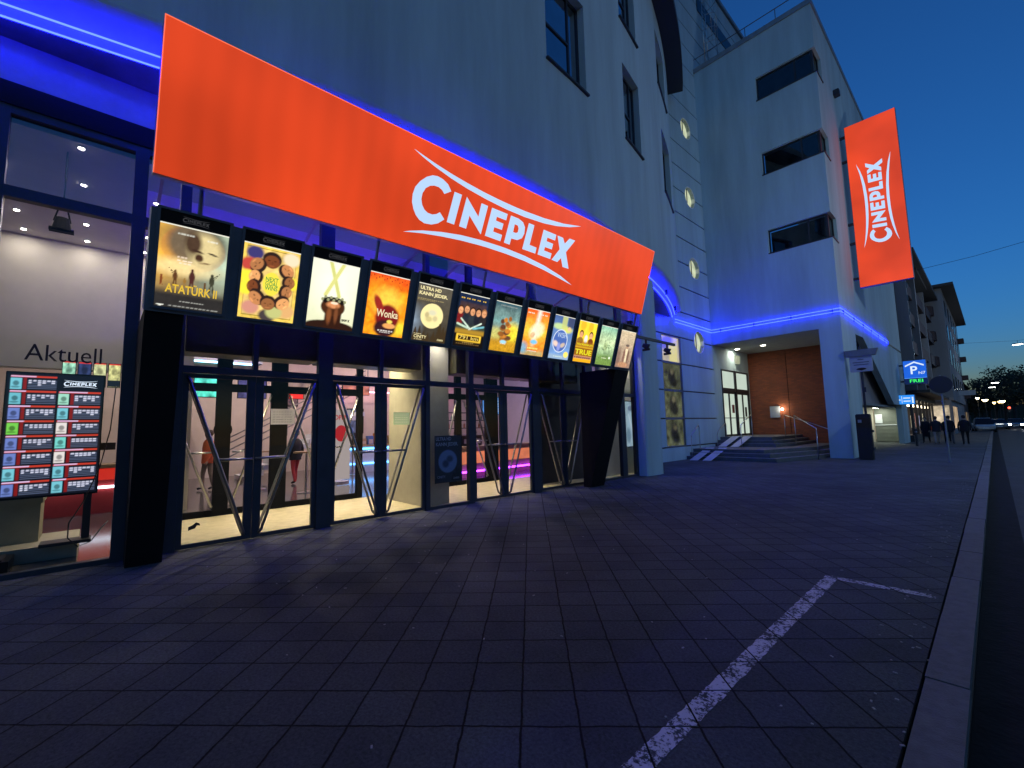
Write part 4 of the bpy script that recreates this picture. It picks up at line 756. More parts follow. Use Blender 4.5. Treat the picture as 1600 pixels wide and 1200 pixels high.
for k,(z0,z1) in enumerate(zip(zl[:-1],zl[1:])):
    a,b_=z0+.03,z1-.03
    wz=.6<=z0+.01 and z1<=.6+4*P_+.01
    rows=[(13.75,18.05),(19.85,23.30 if z1<22 else 33)] if wz else [(13.75 if z0<7 else 19.5,23.30 if z1<21.2 else 33)]
    for y0,y1 in rows:
        hit=None
        for cy_,cz in RW:
            if y1>22 and abs(z0-cz)<.02: hit=('t',cy_,cz)
            if y1>22 and abs(z1-cz)<.02: hit=('b',cy_,cz)
        if hit: halfpanel(tb,y0,y1,a,b_,hit[1],hit[2],rr,hit[0]=='t')
        else: tb.box(TX-.25,TX,y0,y1,a,b_,0)
tb.box(TX-.3,TX-.27,13.7,33,0,28.3,1)
tb.build('panel_wall',mats_t,TW)
boxo('groove_back',mat('groove_shadow_gap',(.05,.06,.08),.8),TW,TX-.26,TX-.035,19.9,23.28,5.6,21.0) if False else None
gbk=MB()
for z_ in zl[1:-1]:
    segs_=[(13.75,18.05),(19.85,23.3)] if .6<z_<.6+4*P_-.01 else [(13.75 if z_<7 else 19.5,23.3 if z_<21.3 else 33)]
    for a,b_ in segs_:
        hit=[c for c in RW if abs(c[1]-z_)<.02]
        if hit and b_>22: gbk.box(TX-.25,TX-.05,a,21.8-rr-.01,z_-.0305,z_+.0305).box(TX-.25,TX-.05,21.8+rr+.01,b_,z_-.0305,z_+.0305)
        else: gbk.box(TX-.25,TX-.05,a,b_,z_-.0305,z_+.0305)
gbk.build('joint_strips',m('darkmetal'),TW)
for cy_,cz in RW:
    n=28; b=MB()
    ring=lambda r,x:[(x,cy_+r*math.cos(2*PI*k/n),cz+r*math.sin(2*PI*k/n)) for k in range(n)]
    A,B,C_=ring(rr,TX-.2),ring(rr,TX+.012),ring(rr+.045,TX+.012); D=ring(rr+.045,TX-.001)
    b.add(A+B+C_+D,[(k,(k+1)%n,n+(k+1)%n,n+k) for k in range(n)]+[(n+k,n+(k+1)%n,2*n+(k+1)%n,2*n+k) for k in range(n)]+[(2*n+k,2*n+(k+1)%n,3*n+(k+1)%n,3*n+k) for k in range(n)])
    f=b.build('round_window',[mat('zinc_ring',(.8,.82,.8),.5)],TW,smooth=False)
    b=MB().add(ring(rr,TX-.17)+[(TX-.17,cy_,cz)],[(k,(k+1)%n,n) for k in range(n)]); b.build('pane',emit('lit_stair_glass',(.62,.68,.45),.9,.2,3),f,normals=False)
    MB().box(TX-.165,TX-.13,cy_-.015,cy_+.015,cz-rr,cz+rr).build('glazing_bar',m('darkmetal'),f)
# tall window
fb=MB(); z_=[.6+P_*k for k in range(5)]
fb.box(TX-.16,TX-.02,win[0],win[0]+.06,.6,z_[-1]).box(TX-.16,TX-.02,win[1]-.06,win[1],.6,z_[-1])
for q in z_: fb.box(TX-.16,TX-.025,win[0]+.06,win[1]-.06,max(q-.05,.6),min(q+.05,z_[-1]))
f=fb.build('stair_window',m('box'),TW)
for k in range(4):
    q=Pic(30,22,lin(100,105,78) if k<3 else lin(190,180,160)); q.noise(.12,4,80+k)
    if k<3:
        q.ell(.5,.5,.2,.35,lin(40,42,38),.6); q.ell(.55,.7,.1,.12,lin(110,105,80),.6); q.ell(.6,.3,.18,.2,lin(35,38,34),.6); q.noise(.35,7,90+k); 
        if k==2: q.dashes(.6,.04,.05,.3,3,lin(60,62,50)); q.dashes(.5,.04,.05,.28,3,lin(60,62,50))
    else: q.ell(.3,.75,.4,.25,lin(110,110,190),.6,.4); q.rect(.45,.9,0,.7,lin(225,215,150),.04)
    q.A*= .55 if k<3 else .9
    q.mesh('pane',lambda u,v,k=k:(TX-.09,win[0]+.06+1.68*u,z_[k]+.05+(P_-.1)*v),emit_attr('backlit_stair_film',1.),f)
boxo('window_plinth',m('panel'),TW,TX-.2,TX+.006,18.0,19.9,.0,.575)
# top band of tower and ladder
boxo('attic_band',m('header'),TW,TX+.0,TX+.03,24.3,32.9,25.6,26.5); boxo('cornice',m('parapet'),TW,TX-.4,TX+.12,19.5,33,28.3,28.55); boxo('tower_end_wall',m('panel'),TW,TX-6,TX-.26,32.8,33,21,28.3)
lad=MB(); 
for o_ in (-.22,.22): lad.tube([(TX+.25,24.6+o_,21.3),(TX+.25,24.6+o_,28.6)],.025,6)
for k in range(24): lad.tube([(TX+.25,24.38,21.5+.3*k),(TX+.25,24.82,21.5+.3*k)],.014,5)
for k in range(7): lad.tube([(TX+.25+.38*math.sin(PI*j/8)*1.8,24.6-.36*math.cos(PI*j/8),23.2+.85*k) for j in range(9)],.016,5)
for j in (2,4,6): lad.tube([(TX+.25+.38*math.sin(PI*j/8)*1.8,24.6-.36*math.cos(PI*j/8),23.2),(TX+.25+.38*math.sin(PI*j/8)*1.8,24.6-.36*math.cos(PI*j/8),28.3)],.012,5)
lad.build('roof_ladder',m('steel'),TW,smooth=True)
tubes(lambda q:[(TX+.05,19.35,q),(TX+.05,23.24,q)],'neon_tube',TW,(6.46,6.32))

# ================================================================ corner building
BX,BY=-4.15,23.3
BB=root('corner_building',(BX,BY,0),'tall pale corner building with wrap-around windows and blue light line','building')
def cw(z0,z1): return (z0,z1)
CW=[(9.72,10.86),(13.70,14.82),(17.62,18.82)]
WX0=-6.68; SY=1.1   # corner window extents: along front and round the side
fw=MB(); zz=[5.7]+[q for c in CW for q in c]+[21.0]
for z0,z1 in zip(zz[:-1],zz[1:]):
    iswin=any(abs(z0-c[0])<.01 for c in CW)
    x1=WX0 if iswin else BX
    fw.quad((TX,BY,z0),(x1,BY,z0),(x1,BY,z1),(TX,BY,z1))
    y0=BY+SY if iswin else BY
    fw.quad((BX,y0,z0),(BX,42.,z0),(BX,42.,z1),(BX,y0,z1)) if z0>5.8 else None
for z0,z1 in CW:
    fw.quad((WX0,BY,z0),(WX0,BY+.3,z0),(WX0,BY+.3,z1),(WX0,BY,z1)); fw.quad((BX,BY+SY,z0),(BX-.3,BY+SY,z0),(BX-.3,BY+SY,z1),(BX,BY+SY,z1))
    for z_ in (z0,z1): fw.add([(WX0,BY,z_),(BX,BY,z_),(BX,BY+SY,z_),(BX-.3,BY+SY,z_),(BX-.3,BY+.3,z_),(WX0,BY+.3,z_)],[(0,1,4,5),(1,2,3,4)])
# side face below 9.72 with slanted opening (y from BY+3 ..)
fw.quad((BX,BY,5.7),(BX,42,5.7),(BX,42,9.72),(BX,BY,9.72)) if False else None
fw.build('upper_walls',m('wall'),BB,normals=False)
# side panel z 5.7..9.72 already made by loop (z0=5.7 excluded) -> build here with the opening
sd=MB()
sd.poly([(BY+.004,5.7),(26.4,5.7),(28.1,5.75),(36.1,2.55),(41.0,2.55),(42.,2.55),(42.,9.72),(BY+.004,9.72)],lambda u,v,d:(BX-.3+d,u,v),th=.3)
sd.build('side_wall',m('wallside'),BB)
for z0,z1 in CW:
    b=MB(); X0,X1,Y0,Y1=WX0,BX-.12,BY+.12,BY+SY
    b.box(X0,X0+.06,Y0,Y0+.06,z0,z1).box(X1-.1,X1,Y0,Y0+.1,z0,z1).box(X1-.06,X1,Y1-.06,Y1,z0,z1).box(X0+.06,X1-.1,Y0,Y0+.06,z0,z0+.06).box(X0+.06,X1-.1,Y0,Y0+.06,z1-.06,z1).box(X1-.06,X1,Y0+.1,Y1-.06,z0,z0+.06).box(X1-.06,X1,Y0+.1,Y1-.06,z1-.06,z1).box(-5.05,-4.98,Y0,Y0+.06,z0+.06,z1-.06)
    f=b.build('corner_window',m('darkmetal'),BB)
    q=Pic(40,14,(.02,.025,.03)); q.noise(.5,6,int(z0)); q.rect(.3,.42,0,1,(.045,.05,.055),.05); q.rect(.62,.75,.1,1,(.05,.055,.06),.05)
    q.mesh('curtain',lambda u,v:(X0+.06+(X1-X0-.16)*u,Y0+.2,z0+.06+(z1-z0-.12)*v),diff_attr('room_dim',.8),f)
    MB().quad((X0+.06,Y0+.03,z0+.06),(X1-.1,Y0+.03,z0+.06),(X1-.1,Y0+.03,z1-.06),(X0+.06,Y0+.03,z1-.06)).quad((X1-.03,Y0+.1,z0+.06),(X1-.03,Y1-.06,z0+.06),(X1-.03,Y1-.06,z1-.06),(X1-.03,Y0+.1,z1-.06)).build('pane',glass('upper_window_glass',(.5,.55,.6),1,.08),f,normals=False)
    MB().box(X0-.02,BX+.03,BY-.04,BY+.12,z0-.05,z0-.003).box(BX-.12,BX+.035,BY+.12,BY+SY+.02,z0-.05,z0-.003).build('sill',m('darkmetal'),f)
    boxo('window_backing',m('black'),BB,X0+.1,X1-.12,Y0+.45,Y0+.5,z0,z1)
pr=MB(); pr.box(TX,BX+.05,BY-.05,BY+.3,21.0,21.25).box(BX-.3,BX+.05,BY+.3,42.05,21.0,21.25).box(TX,BX-.3,BY+.3,42,20.9,21.0); pr.build('parapet',m('parapet'),BB)
rl=MB(); rl.tube([(TX,BY+.1,21.9),(BX-.1,BY+.1,21.9)],.022,6)
for x in (TX+.8,-8.4,-7,-5.6,BX-.1): rl.tube([(x,BY+.1,21.2),(x,BY+.1,21.9)],.02,6)
rl.build('roof_rail',m('darksteel'),BB)
boxo('wall_floodlight',m('darkmetal'),BB,BX,BX+.25,26.6,26.95,18.1,18.4,bevel=.02)
# porch: pillar, ceiling, brick wall
pp=MB(); pp.box(-4.97,BX,BY,26.2,0,5.7); pp.build('porch_pillar',m('wallside'),BB)
boxo('porch_ceiling',mat('porch_ceiling',(.3,.31,.3),.8),BB,TX,-4.97,BY+.02,28.4,5.68,5.8)
boxo('porch_lintel_back',m('wall'),BB,TX,-4.97,BY+.001,BY+.3,5.69,6.0)
boxo('porch_side_wall',m('wall'),BB,TX-.25,TX,BY+.0,24.2,0,5.68); boxo('porch_side_wall',m('wall'),BB,TX-.25,TX,28.02,28.4,0,5.68); boxo('porch_side_wall',m('wall'),BB,TX-.25,TX,24.2,28.02,4.5,5.68)
def brickmat():
    mt,t,b=nodes('red_brick'); N=t.nodes; L=t.links; g=N.new('ShaderNodeNewGeometry'); mp=N.new('ShaderNodeMapping'); L.new(g.outputs['Position'],mp.inputs[0]); mp.inputs['Rotation'].default_value=(R(-90),0,0)
    br=N.new('ShaderNodeTexBrick'); L.new(mp.outputs[0],br.inputs[0]); br.inputs['Scale'].default_value=1; br.inputs['Brick Width'].default_value=.25; br.inputs['Row Height'].default_value=.075; br.inputs['Mortar Size'].default_value=.006
    br.inputs['Color1'].default_value=(.30,.075,.025,1); br.inputs['Color2'].default_value=(.2,.05,.02,1); br.inputs['Mortar'].default_value=(.14,.07,.04,1); L.new(br.outputs['Color'],b.inputs['Base Color']); b.inputs['Roughness'].default_value=.8
    bp=N.new('ShaderNodeBump'); bp.invert=True; bp.inputs['Strength'].default_value=.5; bp.inputs['Distance'].default_value=.01; L.new(br.outputs['Fac'],bp.inputs['Height']); L.new(bp.outputs[0],b.inputs['Normal']); return mt
bw=brickmat()
boxo('brick_wall',bw,BB,TX,-7.72,28.2,28.5,0,5.68); boxo('brick_wall',bw,BB,-7.69,BX-.4,28.2,28.5,0,5.68); boxo('expansion_joint',m('black'),BB,-7.72,-7.69,28.24,28.5,0,5.68)
boxo('brick_return',bw,BB,-5.0,-4.9,26.2,28.2,0,5.68)
# glazed double doors on the left porch wall
for (a,b_) in ((24.24,26.08),(26.14,28.0)):
    fr=MB(); fr.box(TX-.12,TX+.02,a,a+.08,.9,4.5).box(TX-.12,TX+.02,b_-.08,b_,.9,4.5).box(TX-.12,TX+.02,a+.08,b_-.08,4.42,4.5).box(TX-.12,TX+.02,a+.08,b_-.08,3.3,3.5)
    f=fr.build('porch_door_frame',m('darkmetal'),BB)
    gl=emit('lit_frosted_glass',(.55,.66,.56),.95,.05,1)
    MB().quad((TX-.05,a+.08,3.5),(TX-.05,b_-.08,3.5),(TX-.05,b_-.08,4.42),(TX-.05,a+.08,4.42)).build('pane',gl,f,normals=False)
    mid=(a+b_)/2
    for u0,u1 in ((a+.08,mid-.01),(mid+.01,b_-.08)):
        MB().box(TX-.08,TX-.02,u0,u0+.07,.92,3.3).box(TX-.08,TX-.02,u1-.07,u1,.92,3.3).box(TX-.08,TX-.02,u0+.07,u1-.07,.92,1.0).box(TX-.08,TX-.02,u0+.07,u1-.07,3.2,3.3).box(TX-.06,TX-.0,u0+.07,u1-.07,1.86,1.9).build('door_leaf',m('darkmetal'),f)
        MB().quad((TX-.05,u0+.07,1.0),(TX-.05,u1-.07,1.0),(TX-.05,u1-.07,3.2),(TX-.05,u0+.07,3.2)).build('pane',gl,f,normals=False)
MB().box(TX+.03,TX+.05,25.3,25.6,2.15,2.6).build('red_notice',mat('red_notice',(.3,.03,.04),.6),BB); MB().box(TX-.01,TX+.01,27.25,27.5,1.95,2.5).build('dark_notice',mat('dark_notice',(.03,.03,.03),.6),BB)
boxo('exit_lamp',emit('exit_lamp',(.7,.75,.5),.5),BB,TX,TX+.12,26.2,26.65,4.95,5.4)
for x,y,s_ in ((-9.35,25.75,20),(-8.0,25.65,9)): downlight(x,y,5.68,.11,(1,.93,.75),s_,25,BB,'porch_light')
l=MB().tube([(-8.06,28.18,2.32),(-8.06,28.12,2.32)],.07,10).build('wall_lamp',emit('wall_lamp',(1,.9,.75),8),BB)
def lampobj(name,kind,loc,energy,col,size,par,rot=(0,0,0),sy=None):
    l=bpy.data.lights.new(name,kind); l.energy=energy; l.color=col
    if kind=='AREA': l.size=size; 
    if kind=='AREA' and sy: l.shape='RECTANGLE'; l.size_y=sy
    if kind=='POINT': l.shadow_soft_size=size
    o=bpy.data.objects.new(name,l); COL.objects.link(o); o.location=Vector(loc)-origin(par); o.rotation_euler=rot; o.parent=par; return o
lampobj('wall_lamp_light','POINT',(-8.06,28.0,2.32),12,(1,.8,.55),.05,BB)
boxo('notice_board',mat('notice_board',(.25,.3,.36),.3),BB,-8.68,-8.18,28.12,28.19,1.86,2.5)
tubes(lambda q:[(TX+.02,BY-.05,q),(BX+.05,BY-.05,q),(BX+.05,29.5,q)],'neon_tube',BB,(6.46,6.32)); tubes(lambda q:[(BX+.05,29.56,q),(BX+.05,35.8,q)],'neon_tube',BB,(6.46,6.32))
for x in np.arange(TX+.5,BX,1.6): MB().box(x-.015,x+.015,BY-.05,BY-.001,6.28,6.5).build('tube_bracket',m('darkmetal'),BB)
for y in np.arange(BY+.6,35.9,2.2): MB().box(BX+.001,BX+.05,y-.015,y+.015,6.28,6.5).build('tube_bracket',m('darkmetal'),BB)
boxo('unlit_tube',m('darkmetal'),BB,BX+.001,BX+.04,35.9,41.9,6.32,6.4)
# undercroft
boxo('undercroft_wall',mat('undercroft_grey',(.4,.33,.32),.85,.15,1),BB,-4.9,-4.8,26.25,41.9,2.5,6.0); boxo('undercroft_ceiling',m('conc'),BB,-8.5,-5.3,28.6,41.5,2.5,2.6); boxo('undercroft_ceiling',m('conc'),BB,-5.3,BX-.32,26.3,41.5,2.38,2.498)
boxo('undercroft_back',m('beige'),BB,-8.6,-8.5,28.6,41.6,0,2.5); boxo('undercroft_end_wall',m('beige'),BB,-8.5,-6.0,41.5,41.7,0,2.5); boxo('end_pier',m('wallside'),BB,-4.45,BX,39.2,42,0,2.55)
sg=MB()
for k in range(17): sg.box(-5.95,-4.5,41.46+.02*(k%2),41.6,.05+.14*k,.05+.14*(k+1))
sg.build('roller_shutter',mat('shutter_grey',(.16,.17,.15),.5),BB); boxo('shutter_rail',m('white'),BB,-5.95,-4.5,41.42,41.46,1.2,1.26); boxo('paper_notice',m('white'),BB,-5.9,-5.5,41.40,41.42,1.35,2.0)
boxo('tube_light',emit('tube_light',(.95,1,.85),14),BB,-5.7,-5.6,39.5,41.2,2.42,2.48)
lampobj('tube_light_lamp','AREA',(-5.5,40.3,2.38),45,(.93,1,.8),.3,BB,sy=1.6)
boxo('rear_wall',m('wall'),BB,-9.7,BX,41.9,42.0,2.55,21.0)

# vertical blade sign
VS=root('blade_sign',(BX,27,8),'tall upright orange lit sign with vertical CINEPLEX lettering on corner building','sign','orange cinema signs')
MB().box(-3.92,-1.93,27.02,27.27,8.05,16.4).build('sign_casing',m('box'),VS)
MB().box(-3.90,-1.95,26.995,27.02,8.07,16.38).build('sign_face',ORG,VS)
logo(lambda u,v,d:(-2.925-v*1.0,26.99-d,12.15+u),4.35,LET,'sign_lettering',VS,th=.005)
for z_ in (15.9,14.6,11.3,10.3,8.5): MB().box(BX,-3.92,27.1,27.2,z_,z_+.12).build('bracket',m('darkmetal'),VS)

# steps
SP=root('entrance_steps',(-7.5,21,0),'dark stone steps rising to the porch doors beside the brick wall','steps')
stone=mat('step_stone',(.13,.13,.135),.65,.2,5,bump=.3,bscale=50)
def stepo(z,pts,mi=None):
    MB().poly(pts,lambda u,v,d:(u,v,z-.15+d),th=.15).build('step',stone,SP)
for k in range(3):
    o_=.33*k; stepo(.15*(k+1),[(TX+.01,19.75+o_*1.05),(-6.0-o_,19.75+o_*1.05),(-5.0-o_*.9,24.2),(-5.0-o_*.9,28.19),(TX+.01,28.19)])
for k in range(3,6):
    o_=.33*(k-3); stepo(.15*(k+1),[(TX+.01,22.9+o_),(-6.95-o_*.5,22.9+o_),(-6.6-o_*.9,24.6),(-6.6-o_*.9,28.19),(TX+.01,28.19)])
nos=MB()
for k in range(3): 
    o_=.33*k; z_=.15*(k+1)+.002; nos.quad((TX+.02,19.75+o_*1.05,z_),(-6.0-o_,19.75+o_*1.05,z_),(-6.03-o_,19.80+o_*1.05,z_),(TX+.02,19.80+o_*1.05,z_)); nos.quad((-6.0-o_,19.75+o_*1.05,z_),(-5.0-o_*.9,24.2,z_),(-5.05-o_*.9,24.2,z_),(-6.03-o_,19.80+o_*1.05,z_))
for k in range(3,6): 
    o_=.33*(k-3); z_=.15*(k+1)+.002; nos.quad((TX+.02,22.9+o_,z_),(-6.95-o_*.5,22.9+o_,z_),(-6.97-o_*.5,22.95+o_,z_),(TX+.02,22.95+o_,z_)); nos.quad((-6.95-o_*.5,22.9+o_,z_),(-6.6-o_*.9,24.6,z_),(-6.65-o_*.9,24.6,z_),(-6.97-o_*.5,22.95+o_,z_))
nos.build('nosing',mat('step_nosing',(.4,.4,.42),.6),SP,normals=False)
RP=root('pram_ramp',(-8.9,19,0),'metal pram ramp of paired plates laid over the steps','ramp')
for x0 in (-9.25,-8.68):
    MB().add([(x0,19.1,.01),(x0+.36,19.1,.01),(x0+.36,20.9,.48),(x0,20.9,.48),(x0,19.1,.03),(x0+.36,19.1,.03),(x0+.36,20.9,.5),(x0,20.9,.5)],[(0,1,2,3),(4,5,6,7),(0,1,5,4),(2,3,7,6),(0,3,7,4),(1,2,6,5)]).build('ramp_plate',mat('ramp_metal',(.5,.52,.56),.5,.1,5,metal=.1),RP)
    MB().add([(x0+.1,21.9,.47),(x0+.46,21.9,.47),(x0+.46,23.7,.92),(x0+.1,23.7,.92),(x0+.1,21.9,.49),(x0+.46,21.9,.49),(x0+.46,23.7,.94),(x0+.1,23.7,.94)],[(0,1,2,3),(4,5,6,7),(0,1,5,4),(2,3,7,6),(0,3,7,4),(1,2,6,5)]).build('ramp_plate',MATS['ramp_metal'],RP)
def rail(pts,posts,lab,par=None,gr='steel handrails at the steps'):
    o=root('handrail',(pts[0][0],pts[0][1],0),lab,'handrail',gr)
    MB().tube(pts,.019,8).build('rail',m('steel'),o,smooth=True)
    for q in posts: MB().tube([(q[0],q[1],q[2]),(q[0],q[1],q[3])],.018,8).build('post',m('steel'),o,smooth=True)
rail([(-9.4,19.7,1.0),(-9.4,19.75,1.12),(-9.4,20.5,1.55),(-9.4,20.55,1.45)],[(-9.4,19.7,0,1.0),(-9.4,20.55,.3,1.5)],'short handrail at far left below the tower window')
rail([(-9.4,22.5,1.0),(-9.4,22.6,1.2),(-9.4,23.6,1.62),(-9.4,23.65,1.5)],[(-9.4,22.5,.45,1.05),(-9.4,23.65,.9,1.5)],'short handrail by the porch left corner above ramp')
rail([(-8.2,22.3,1.3),(-8.2,22.35,1.5),(-8.2,23.7,2.0),(-8.2,23.75,1.9)],[(-8.2,22.3,.45,1.35),(-8.2,23.75,.9,1.95)],'handrail standing in front of the lit porch doors')
rail([(-7.1,25.0,1.75),(-7.1,25.0,1.95),(-6.2,25.0,1.6),(-5.15,24.6,1.2),(-5.15,24.6,1.1)],[(-7.1,25,.9,1.8),(-5.15,24.6,.15,1.15)],'upper handrail descending beside the brick wall')
rail([(-6.4,24.0,1.75),(-6.4,24.0,1.9),(-5.1,22.0,1.3),(-5.1,22.0,1.15)],[(-6.4,24,.6,1.8),(-5.1,22.0,0,1.2)],'lower handrail ending nearest the porch pillar')
rail([(-7.6,24.0,1.6),(-7.5,24.0,1.65),(-6.6,22.0,1.6),(-5.5,21.0,1.15),(-5.55,21.0,1.05)],[(-7.6,24.0,.9,1.6),(-5.55,21.0,0.1,1.08)],'purple tinted middle handrail crossing the broad steps') if False else None

# ================================================================ street furniture
SI=root('pole_sign_board',(-3.6,23.4,0),'white sign board on dark pole standing before the porch pillar','sign')
MB().tube([(-3.62,23.4,0),(-3.62,23.4,4.7)],.045,8).build('pole',m('darkmetal'),SI)
MB().box(-3.98,-3.22,23.28,23.36,3.62,4.28).build('board',mat('sign_white_board',(.42,.45,.5),.5),SI,bevel=.01)
MB().add([(-4.1,23.22,4.28),(-3.1,23.22,4.28),(-3.0,23.22,4.55),(-4.15,23.22,4.55),(-4.1,23.42,4.28),(-3.1,23.42,4.28),(-3.0,23.42,4.55),(-4.15,23.42,4.55)],[(0,1,2,3),(4,5,6,7),(0,1,5,4),(2,3,7,6),(0,3,7,4),(1,2,6,5)]).build('board_head',m('box'),SI)
for k,(z_,w_) in enumerate(((4.12,.2),(4.0,.55),(3.9,.5))): MB().box(-3.6-w_/2,-3.6+w_/2,23.27,23.28,z_,z_+.035).build('lettering_line',mat('sign_grey_print',(.12,.13,.16),.5),SI)
MB().poly([(.17*math.cos(PI*k/10),.07*math.sin(PI*k/10)) for k in range(11)]+[(0,-.05)],lambda u,v,d:(-3.6+u,23.275-d,3.72+v),th=.004).build('arrow',m('header'),SI)
TM=root('ticket_pillar',(-3.65,23.0,0),'dark slim service cabinet standing beside the porch pillar','cabinet')
MB().box(-3.9,-3.42,22.85,23.2,0,1.85).build('body',mat('cabinet_dark',(.006,.008,.016),.45),TM,bevel=.03); MB().box(-3.88,-3.44,22.84,22.85,1.3,1.7).build('front_plate',m('header'),TM); MB().box(-3.82,-3.7,22.83,22.84,1.5,1.62).build('label_plate',mat('plate_grey',(.3,.32,.36),.5),TM); MB().tube([(-3.55,23.1,1.85),(-3.55,23.1,3.0)],.02,6).box(-3.58,-3.48,23.05,23.12,2.75,2.95).build('antenna',m('darkmetal'),TM)
MB().box(-3.42,-3.36,22.95,23.1,1.1,1.2).box(-3.42,-3.38,22.9,23.15,.4,.5).build('latch',m('darkmetal'),TM)
RSg=root('round_road_sign',(-1.25,22.9,0),'round road sign seen from behind on slim grey pole','road sign')
MB().tube([(-1.25,22.9,0),(-1.25,22.9,3.2)],.03,8).tube([(-1.25,22.9,0),(-1.25,22.9,.04)],.06,8).build('pole',mat('galvanised',(.3,.31,.33),.5,metal=.6),RSg); MB().tube([(-1.25,22.85,2.85),(-1.25,22.83,2.85)],.32,24).build('sign_disc',mat('sign_back',(.015,.02,.035),.5),RSg); MB().box(-1.33,-1.17,22.85,22.95,2.65,2.69).box(-1.33,-1.17,22.85,22.95,3.0,3.04).build('clamps',m('darkmetal'),RSg)
BO=root('bollard',(-3.25,35.7,0),'dark bollard near the walking people by the garage','bollard'); MB().tube([(-3.25,35.7,0),(-3.25,35.7,.95),(-3.25,35.7,1.02)],[.06,.06,.03],10).build('post',m('darkmetal'),BO); MB().tube([(-3.25,35.7,.80),(-3.25,35.7,.88)],.065,10).build('collar',mat('galvanised',(.3,.31,.33),.5),BO)
PS=root('parking_sign',(-3.9,40,4),'blue lit parking house sign with white P and green FREI','sign')
BL=emit('sign_blue',(.012,.13,.75),.95,.1,2); WH=emit('sign_white',(.75,.88,1),1.0)
MB().box(-3.95,-2.76,40.02,40.3,3.93,5.55).build('casing',m('box'),PS); MB().box(-3.92,-2.79,40.0,40.02,4.36,5.52).build('face',BL,PS); MB().box(-3.92,-2.79,40.0,40.02,3.96,4.33).build('lower_panel',emit('sign_blue_dark',(.005,.02,.12),.6),PS)
MB().box(-3.92,-2.79,39.985,40.0,4.33,4.36).build('divider',emit('sign_blue_light',(.1,.35,1),1),PS)
TP=lambda cx_,cz: (lambda u,v,d:(cx_+u,39.99,cz+v))
text('P',.75,TP(-3.42,4.85),WH,'letter_p',PS,bold=.012); text('N7',.26,TP(-3.02,4.66),WH,'lettering',PS,bold=.002,width=.34); text('FREI',.30,TP(-3.33,4.14),emit('led_green',(.05,1,.12),1.3),'led_lettering',PS,bold=.002,width=.66)
MB().poly([(-.5,-.12),(0,.12),(.5,-.12),(.5,-.02),(0,.22),(-.5,-.02)],lambda u,v,d:(-3.36+u*.95,39.99,5.24+v),th=0).build('roof_symbol',WH,PS,normals=False)
MB().box(-4.15,-3.95,40.1,40.2,5.2,5.3).box(-4.15,-3.95,40.1,40.2,4.1,4.2).build('bracket',m('darkmetal'),PS)
DS=root('direction_sign',(-4.1,38.5,3),'small light blue lit direction sign under the parking sign','sign')
def DT(x,y,z): return (x,y+(x+4.2)*.45,z)
MB().box(-4.25,-3.4,38.5,38.7,2.55,3.2,0,DT).build('casing',m('box'),DS); MB().box(-4.22,-3.43,38.48,38.5,2.58,3.17,0,DT).build('face',emit('sign_cyan',(.03,.3,1),1.0),DS)
b=MB(); b.box(-4.03,-4.01,38.47,38.48,2.65,3.1,0,DT)
for z_ in (2.95,2.75): b.box(-3.95,-3.62,38.47,38.48,z_,z_+.06,0,DT)
b.box(-3.55,-3.47,38.47,38.48,2.65,3.05,0,DT).box(-4.16,-4.09,38.47,38.48,2.83,2.9,0,DT); b.build('lettering_line',WH,DS)
CWi=MB().tube([(-4.15,40,11.2),(-2.76,40,11.6),(.0,40,11.75),(2.11,40,12.0),(9,40,12.8)],.013,5).build('overhead_wire',m('darkmetal'),None); tagp(CWi,'thin overhead wire crossing the sky right of blade sign','wire')

# ================================================================ apartment blocks
def aptwin(b,par,x,y0,y1,z0,z1,lit=None): pass
AP=root('apartment_block',(-4.6,52,0),'dim apartment block with stacked balconies beyond the corner building','building')
dim_wall=mat('dim_render',(.14,.13,.13),.85,.2,.6,streak=True); pale=mat('pale_render',(.22,.22,.235),.85,.2,.6,streak=True); brown=mat('balcony_brown',(.05,.026,.025),.7,.3,2)
MB().box(-14,-4.6,42.2,62,3.6,13.6).build('wall',dim_wall,AP); MB().box(-14,-2.9,42.2,62.2,13.6,13.9).box(-14,-3.2,47,55,13.3,13.6).build('roof',mat('dark_roof',(.05,.045,.045),.8),AP)
for z_ in (4.4,6.7,9.0,11.3):
    MB().box(-4.6,-3.75,43,48.5,z_,z_+.95).build('balcony',brown,AP); MB().box(-4.6,-3.6,49.5,55.5,z_,z_+.95).build('balcony',brown,AP); MB().box(-4.6,-3.5,56.5,61.5,z_,z_+.95).build('balcony',brown,AP)
    for yy in (44,50.5,57.5): MB().box(-4.6,-4.56,yy,yy+2,z_+.1,z_+2.0).build('window',mat('dark_pane',(.02,.022,.03),.1),AP)
for yy in (42.6,48.8,55.8): MB().box(-4.6,-3.55,yy,yy+.5,3.6,13.4).build('balcony_fin',pale,AP)
bw_=MB()
for k in range(9): bw_.box(-3.56,-3.52,42.65+.25*(k%2),42.85+.25*(k%2),4.2+k*1.0,4.6+k*1.0)
bw_.build('fin_ornament',m('header'),AP)
MB().box(-4.2,-3.9,43.3,43.7,9.6,10.1).build('satellite_dish',pale,AP)
MB().box(-4.7,-2.9,42.6,62,3.45,3.65).build('canopy',mat('dark_roof',(.05,.045,.045),.8),AP)
MB().box(-6,-3.95,42.2,62,0,.45).box(-6,-3.95,42.2,62,3.05,3.45).build('shop_base',m('darkmetal'),AP)
for k in range(7):
    y0=43+k*2.7; MB().box(-4.1,-3.95,y0-.1,y0+.1,.45,3.05).build('shop_mullion',m('darkmetal'),AP)
MB().box(-7,-6.9,42.3,62,0,3.2).build('shop_back_wall',emit('shop_back',(.75,.55,.35),.55,.5,1.2),AP)
